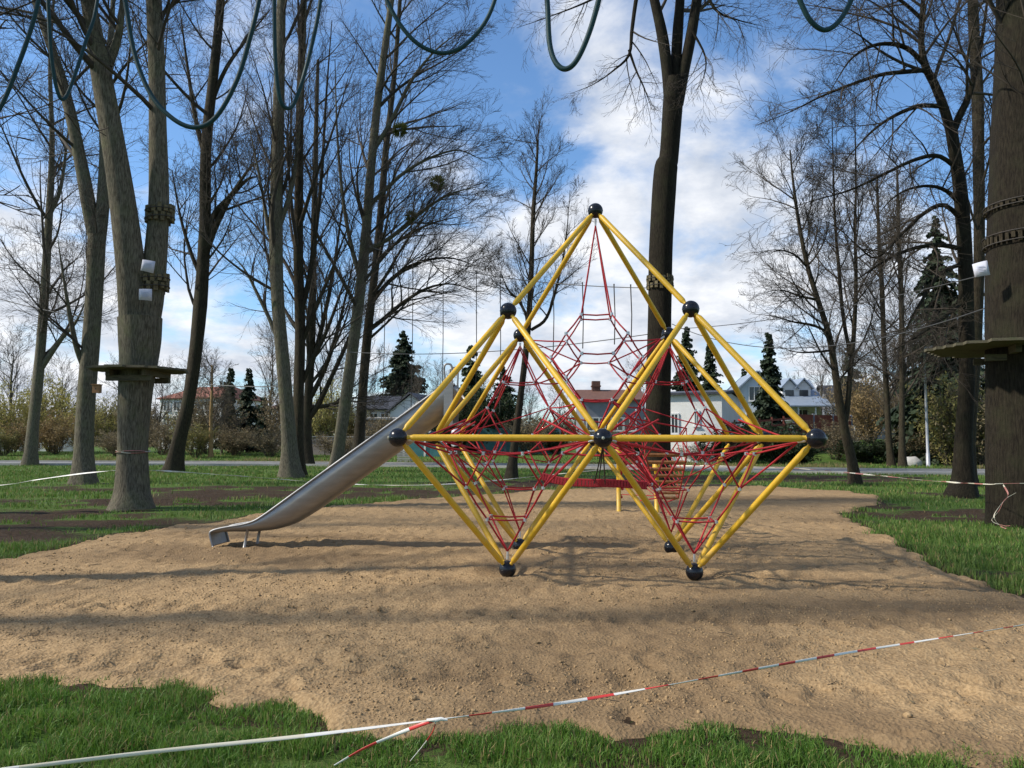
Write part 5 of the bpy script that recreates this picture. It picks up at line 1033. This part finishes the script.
# ------------------------------------------------------------------ houses
def house(name, lab, px0, px1, d, z_eave, z_ridge, depth_, wall, roof, wins=(), ridge='x', yaw=0.0, over=.35, door=(), chim=None, cat='house', hip=0, dz0=-.3):
    """front wall from column px0 to px1 at distance d; wins: (x fraction, z, w, h)"""
    a = at(px0, d); b = at(px1, d); ctr = (a+b)/2; wd = np.linalg.norm((b-a)[:2]); root = thing(name, lab, cat, ctr); g = float(ctr[2]); z_eave = z_eave-g; z_ridge = z_ridge-g
    th = math.atan2(r0[1], r0[0])+yaw; X = np.array([math.cos(th), math.sin(th), 0]); Y = np.array([-math.sin(th), math.cos(th), 0]); Z = np.array([0, 0, 1.])
    hw = wd/2; m = MB()
    def pt(x, y, z): return X*x+Y*y+Z*z
    z0 = -.4
    if ridge == 'x':
        m.poly([pt(-hw, 0, z0), pt(hw, 0, z0), pt(hw, 0, z_eave), pt(-hw, 0, z_eave)]); m.poly([pt(hw, depth_, z0), pt(-hw, depth_, z0), pt(-hw, depth_, z_eave), pt(hw, depth_, z_eave)])
        for sx in (-1, 1): m.poly([pt(sx*hw, 0, z0), pt(sx*hw, depth_, z0), pt(sx*hw, depth_, z_eave), pt(sx*(hw), depth_/2, z_ridge-.15 if not hip else z_eave), pt(sx*hw, 0, z_eave)][::sx])
    else:
        for y, o_ in ((0, 1), (depth_, -1)): m.poly([pt(-hw, y, z0), pt(hw, y, z0), pt(hw, y, z_eave), pt(0, y, z_ridge-.12), pt(-hw, y, z_eave)][::o_])
        for sx in (-1, 1): m.poly([pt(sx*hw, 0, z0), pt(sx*hw, depth_, z0), pt(sx*hw, depth_, z_eave), pt(sx*hw, 0, z_eave)][::sx])
    m.build('wall', M[wall], root)
    m = MB(); t = .16; o = over
    def slab(q):
        q = np.array(q); nn = np.cross(q[1]-q[0], q[2]-q[0]); nn /= np.linalg.norm(nn); nn *= np.sign(nn[2]) or 1; k = len(q); V = np.vstack([q, q+nn*t]); f = [list(range(k))[::-1], [k+i for i in range(k)]]+[[i, (i+1) % k, k+(i+1) % k, k+i] for i in range(k)]
        off = m.nv; m.v.append(V); m.nv += 2*k
        for ff in f: m.f.append((np.array([ff])+off, 0, False))
    if ridge == 'x':
        sl = (z_ridge-z_eave)/(depth_/2); ho = hip
        slab([pt(-hw-o, -o, z_eave-sl*o), pt(hw+o, -o, z_eave-sl*o), pt(hw+o-ho, depth_/2, z_ridge), pt(-hw-o+ho, depth_/2, z_ridge)])
        slab([pt(hw+o, depth_+o, z_eave-sl*o), pt(-hw-o, depth_+o, z_eave-sl*o), pt(-hw-o+ho, depth_/2, z_ridge), pt(hw+o-ho, depth_/2, z_ridge)])
        if hip:
            for sx in (-1, 1): slab([pt(sx*(hw+o), -o, z_eave-sl*o), pt(sx*(hw+o), depth_+o, z_eave-sl*o), pt(sx*(hw+o-ho), depth_/2, z_ridge)])
    else:
        sl = (z_ridge-z_eave)/hw
        for sx in (-1, 1): slab([pt(sx*(hw+o), -o, z_eave-sl*o), pt(sx*(hw+o), depth_+o, z_eave-sl*o), pt(0, depth_+o, z_ridge), pt(0, -o, z_ridge)])
    ro = m.build('roof', M[roof], root)
    if chim is not None:
        cx, czt, cw = chim; m = MB(); m.box(pt(cx*hw, depth_*.45, (z_ridge+czt-g)/2-.2), (cw, cw, czt-g-z_ridge+1.4), (X, Y, Z)); m.box(pt(cx*hw, depth_*.45, czt-g), (cw+.14, cw+.14, .12), (X, Y, Z)); m.build('chimney', M['roof_brown'], ro)
    for (fx, z, w_, hh) in wins:
        z -= g; c = pt(fx*hw, -.05, z); m = MB()
        for sx in (-1, 1): m.box(c+X*sx*w_/2, (.10, .12, hh+.1), (X, Y, Z)); m.box(c+Z*sx*hh/2, (w_-.1, .118, .10), (X, Y, Z))
        m.box(c, (.06, .10, hh-.1), (X, Y, Z)); m.box(c-Z*(hh/2+.09)-Y*.06, (w_+.24, .18, .06), (X, Y, Z)); f = m.build('window', M['trim'], root)
        m = MB(); m.box(c+Y*.02, (w_-.1, .03, hh-.1), (X, Y, Z)); m.build('pane', M['glass'], f)
    return root, pt, X, Y, Z, hw, g
def zpx(py, d): return W(512, py, d)[2]
# apartment house at left
D = 112; hh = house('apartment_house', 'white apartment house with red roof behind the leaning tree', 152, 226, D, zpx(399, D), zpx(386, D), 11, 'render_white', 'roof_red', [(x, zpx(y, D), 1.1, 1.3) for y in (407, 421, 435) for x in (-.75, -.42, -.08, .26, .6)], hip=2.5, yaw=-.3)
D = 104; house('brick_house', 'pinkish many-windowed house between the conifers and the twin trunks', 258, 302, D, zpx(409, D), zpx(404, D), 8, 'render_pink', 'roof_brown', [(x, zpx(y, D), .7, .9) for y in (416, 427, 438) for x in (-.75, -.45, -.15, .15, .45, .75)], hip=1.5, yaw=-.3)
D = 86; house('gabled_house', 'white gabled house with dark slate roof behind the slide', 388, 432, D, zpx(411, D), zpx(394, D), 9, 'render_white', 'roof_dark', [(-.3, zpx(425, D), .9, 1.1), (.4, zpx(425, D), .9, 1.1)], ridge='y', yaw=-.25)
D = 88; house('side_house', 'low wing with dark slate roof left of the white gable', 362, 394, D, zpx(409, D), zpx(396, D), 6, 'render_cream', 'roof_dark', [(-.3, zpx(418, D), .9, 1.0), (.4, zpx(418, D), .9, 1.0)])
D = 76; house('garage', 'low brown garage with pale flat roof edge behind the slide', 358, 398, D, zpx(420, D), zpx(418.5, D), 5, 'render_pink', 'concrete', [])
D = 74; house('brown_roofed_house', 'long low house with brown tiled roof and chimney behind the net', 584, 645, D, zpx(400, D), zpx(388, D), 9, 'render_grey', 'roof_brown', [(-.7, zpx(424, D), 1.2, 1.2), (-.3, zpx(424, D), 1.2, 1.2), (.1, zpx(424, D), 1.2, 1.2), (.5, zpx(424, D), 1.2, 1.2)], chim=(-.45, zpx(383, D), .8))
D = 60; house('plain_house', 'plain white rendered house with tall narrow windows behind the right net', 664, 722, D, zpx(394, D), zpx(389, D), 8, 'render_white', 'roof_dark', [(-.62, zpx(423, D), .55, 1.5), (.15, zpx(418, D), .34, 1.1)], yaw=-.45)
D = 84; g_ = house('dormer_house', 'gabled end of the pale house with double windows under a blue-grey roof', 728, 790, D, zpx(399, D), zpx(371, D), 9, 'render_blue', 'roof_blue', [(-.12, zpx(393, D), 1.1, 1.5), (.2, zpx(394, D), 1.0, 1.7), (-.2, zpx(418, D), 1.2, 1.2), (.4, zpx(418, D), 1.2, 1.2)], ridge='y', yaw=-.1)
# long wing of the same house with two dormers and a verandah roof
D2 = 82; root2, pt, X, Y, Z, hw, g = house('dormer_wing', 'long wing with two white dormers and low verandah roof right of the spruce', 774, 822, D2, zpx(402, D2), zpx(377, D2), 8, 'render_white', 'roof_blue', [(-.5, zpx(414, D2), 1.2, 1.1), (.2, zpx(414, D2), 1.2, 1.1)])
for fx in (-.18, .42):
    c = pt(fx*hw, .9, zpx(394, D2)-g); m = MB(); w_, hh = 1.5, 1.7
    m.poly([c+X*-w_/2-Z*hh/2, c+X*w_/2-Z*hh/2, c+X*w_/2+Z*hh/2, c+Z*(hh/2+.8), c-X*w_/2+Z*hh/2])
    for sx in (-1, 1): m.poly([c+X*sx*w_/2-Z*hh/2, c+X*sx*w_/2-Z*hh/2+Y*3, c+X*sx*w_/2+Z*hh/2+Y*3, c+X*sx*w_/2+Z*hh/2])
    d_ = m.build('dormer', M['render_white'], root2); m = MB()
    for sx in (-1, 1):
        q = [c+X*sx*(w_/2+.25)+Z*(hh/2-.22)-Y*.3, c+Z*(hh/2+.86)-Y*.3, c+Z*(hh/2+.86)+Y*3, c+X*sx*(w_/2+.25)+Z*(hh/2-.22)+Y*3]; V = np.vstack([q, np.array(q)+Z*.14]); m.add(V, [[0, 1, 2, 3], [4, 5, 6, 7], [0, 1, 5, 4], [1, 2, 6, 5], [2, 3, 7, 6], [3, 0, 4, 7]], 0, False)
    m.build('dormer_roof', M['roof_blue'], d_); m = MB(); m.box(c-Y*.03, (.9, .06, 1.1), (X, Y, Z)); m.build('window', M['glass'], d_)
m = MB(); q = [pt(-hw, -2.6, zpx(407, D2)-g), pt(hw*1.35, -2.6, zpx(407, D2)-g), pt(hw*1.2, .0, zpx(399, D2)-g), pt(-hw, .0, zpx(399, D2)-g)]; V = np.vstack([q, np.array(q)+Z*.12]); m.add(V, [[0, 1, 2, 3], [4, 5, 6, 7], [0, 1, 5, 4], [1, 2, 6, 5], [2, 3, 7, 6], [3, 0, 4, 7]], 0, False); m.build('verandah_roof', M['roof_blue'], root2)
for fx in (-.95, -.3, .4, 1.2): m = MB(); a = pt(hw*fx, -2.4, -.3); m.bar(a, a+Z*(zpx(407, D2)-g+.25), .14, .14, up=(0, 1, 0)); m.build('verandah_post', M['trim'], root2)
D = 100; house('barn', 'dark-roofed barn behind the forked young tree', 836, 886, D, zpx(404, D), zpx(383, D), 9, 'render_grey', 'roof_dark', [(-.3, zpx(415, D), 1, 1), (.3, zpx(415, D), 1, 1)], cat='barn')
# boundary walls and fences across the road
def wall_run(name, lab, cat, px0, d0, px1, d1, z1, th, mat, post=None, cap=None):
    a = at(px0, d0); b = at(px1, d1); root = thing(name, lab, cat, (a+b)/2); c0 = (a+b)/2; m = MB(); n_ = max(2, int(np.linalg.norm(b-a)/2.2)); 
    for i in range(n_):
        p = a+(b-a)*(i+.02)/n_; q = a+(b-a)*(i+.98)/n_; zz = min(p[2], q[2]); m.bar(p*[1, 1, 0]+[0, 0, (zz+z1)/2-.1], q*[1, 1, 0]+[0, 0, (zz+z1)/2-.1], th, z1-zz+.2)
    m.build('panel', M[mat], root, c0)
    for i in range(n_+1): m = MB(); p = a+(b-a)*i/n_; m.bar(p-[0, 0, .3], p*[1, 1, 0]+[0, 0, z1+.10], .16, .16, up=(0, 1, 0)); m.build('post', M[post or mat], root, c0)
    if cap:
        m = MB(); m.bar(a*[1, 1, 0]+[0, 0, z1+.16], b*[1, 1, 0]+[0, 0, z1+.16], th+.2, .08); m.build('coping', M[cap], root, c0)
wall_run('board_fence', 'red-brown board fence before the dormer house', 'fence', 794, 66, 852, 70, zpx(412, 68)-.2, .08, 'fence_red', 'render_grey')
a_ = at(722, 62); b_ = at(796, 66); rf_ = thing('rail_fence', 'brown horizontal rail fence sloping before the gabled house', 'fence', a_); zt_ = zpx(418, 64); m = MB()
for k in range(4): m.bar(np.array([a_[0], a_[1], zt_-.45*k-.5])-a_, np.array([b_[0], b_[1], zt_-.45*k+.1])-a_, .05, .16)
m.build('rails', M['fence_red'], rf_)
for k in range(7): q = a_+(b_-a_)*k/6-a_; m = MB(); m.bar(q-[0, 0, .3], q*[1, 1, 0]+[0, 0, zt_-.25+.1*k-a_[2]], .12, .12, up=(0, 1, 0)); m.build('post', M['fence_red'], rf_)
wall_run('garden_wall', 'pale wall with coping at the far left edge behind the shrubs', 'wall', -120, 84, 86, 84, zpx(432, 84), .3, 'render_white', 'render_white', 'concrete')
wall_run('brick_wall', 'low brown wall under the garage behind the slide', 'wall', 300, 70, 402, 70, zpx(443, 70)+.35, .3, 'render_pink', 'render_pink', 'concrete')
wall_run('teal_fence', 'teal panel fence behind the left corner of the frame', 'fence', 404, 68, 446, 68, zpx(437, 68), .08, 'fence_teal', 'render_white')
wall_run('teal_hoarding', 'teal panel fence behind the left net of the frame', 'fence', 478, 74, 560, 74, zpx(428, 74), .08, 'fence_teal', 'render_grey')
# small things in the garden opposite
tk_ = thing('water_tank', 'grey plastic water tank on a stand behind the left struts', 'tank', at(456, 68)); m = MB(); m.tube([(0, 0, .9), (0, 0, 1.0), (0, 0, 2.2), (0, 0, 2.35), (0, 0, 2.45)], [.36, .42, .42, .30, .15], 18, cap=True); m.build('tank_body', M['lamp_grey'], tk_)
for sx in (-.3, .3):
    for sy in (-.3, .3): m = MB(); m.bar((sx, sy, -.2), (sx, sy, .92), .07, .07, up=(0, 1, 0)); m.build('leg', M['old_wood'], tk_)
bx = thing('wooden_crate', 'grey slatted crate on the verge below the slide chute', 'crate', at(405, 60)); m = MB()
for k in range(5): m.box((0, -.42, .1+.18*k), (1.0, .03, .13)); m.box((0, .42, .1+.18*k), (1.0, .03, .13)); m.box((-.5, 0, .1+.18*k), (.03, .8, .13)); m.box((.5, 0, .1+.18*k), (.03, .8, .13))
m.build('slats', M['concrete'], bx)
st = thing('boulder', 'pale boulder on the grass right of the thin tree pair', 'boulder', at(910, 55)); m = MB(); m.sphere((0, 0, .35), 1, 24, 14); V = m.v[0]; V[:, :] = V*np.array([.8, .6, .5])*(1+.25*(vnoise(V[:, 0]*2+9, V[:, 1]*2+V[:, 2]*2.3, 5)-.5))[:, None]; m.build('rock', M['stone'], st)
br = thing('footbridge', 'low pale footbridge on the bank behind the forked young tree', 'bridge', at(876, 76)); z1 = zpx(433, 76)-br.location[2]; m = MB(); m.box((0, 0, z1), (5.0, 1.4, .22), (r0, FH, (0, 0, 1))); m.build('deck', M['concrete'], br)
for sx in (-2.2, 2.2): m = MB(); m.box(r0*sx+np.array([0, 0, z1/2-.3]), (.5, 1.4, z1+.4), (r0, FH, (0, 0, 1))); m.build('pier', M['concrete'], br)
m = MB(); 
for sx in (-2.3, -.8, .8, 2.3): m.box(r0*sx-FH*.66+np.array([0, 0, z1+.4]), (.08, .08, .7), (r0, FH, (0, 0, 1)))
m.box(-FH*.66+np.array([0, 0, z1+.74]), (4.9, .09, .09), (r0, FH, (0, 0, 1))); m.build('railing', M['trim'], br)
# lamp post across the road
lb = at(927.5, 52); lamp = thing('street_lamp', 'slim grey street lamp post across the road at right', 'street lamp', lb); m = MB(); m.tube([(0, 0, -.1), (0, 0, .9), (0, 0, .95), (0, 0, 7.6)], [.13, .12, .095, .07], 14, cap=True); m.build('pole', M['lamp_grey'], lamp)
m = MB(); m.tube([(0, 0, 7.55), (-.05, -.2, 7.75), (-.1, -.7, 7.82)], [.045, .04, .04], 8, cap=True); m.build('arm', M['lamp_grey'], lamp); m = MB(); m.box((-.12, -.95, 7.80), (.24, .6, .12)); m.build('lamp_head', M['lamp_grey'], lamp)
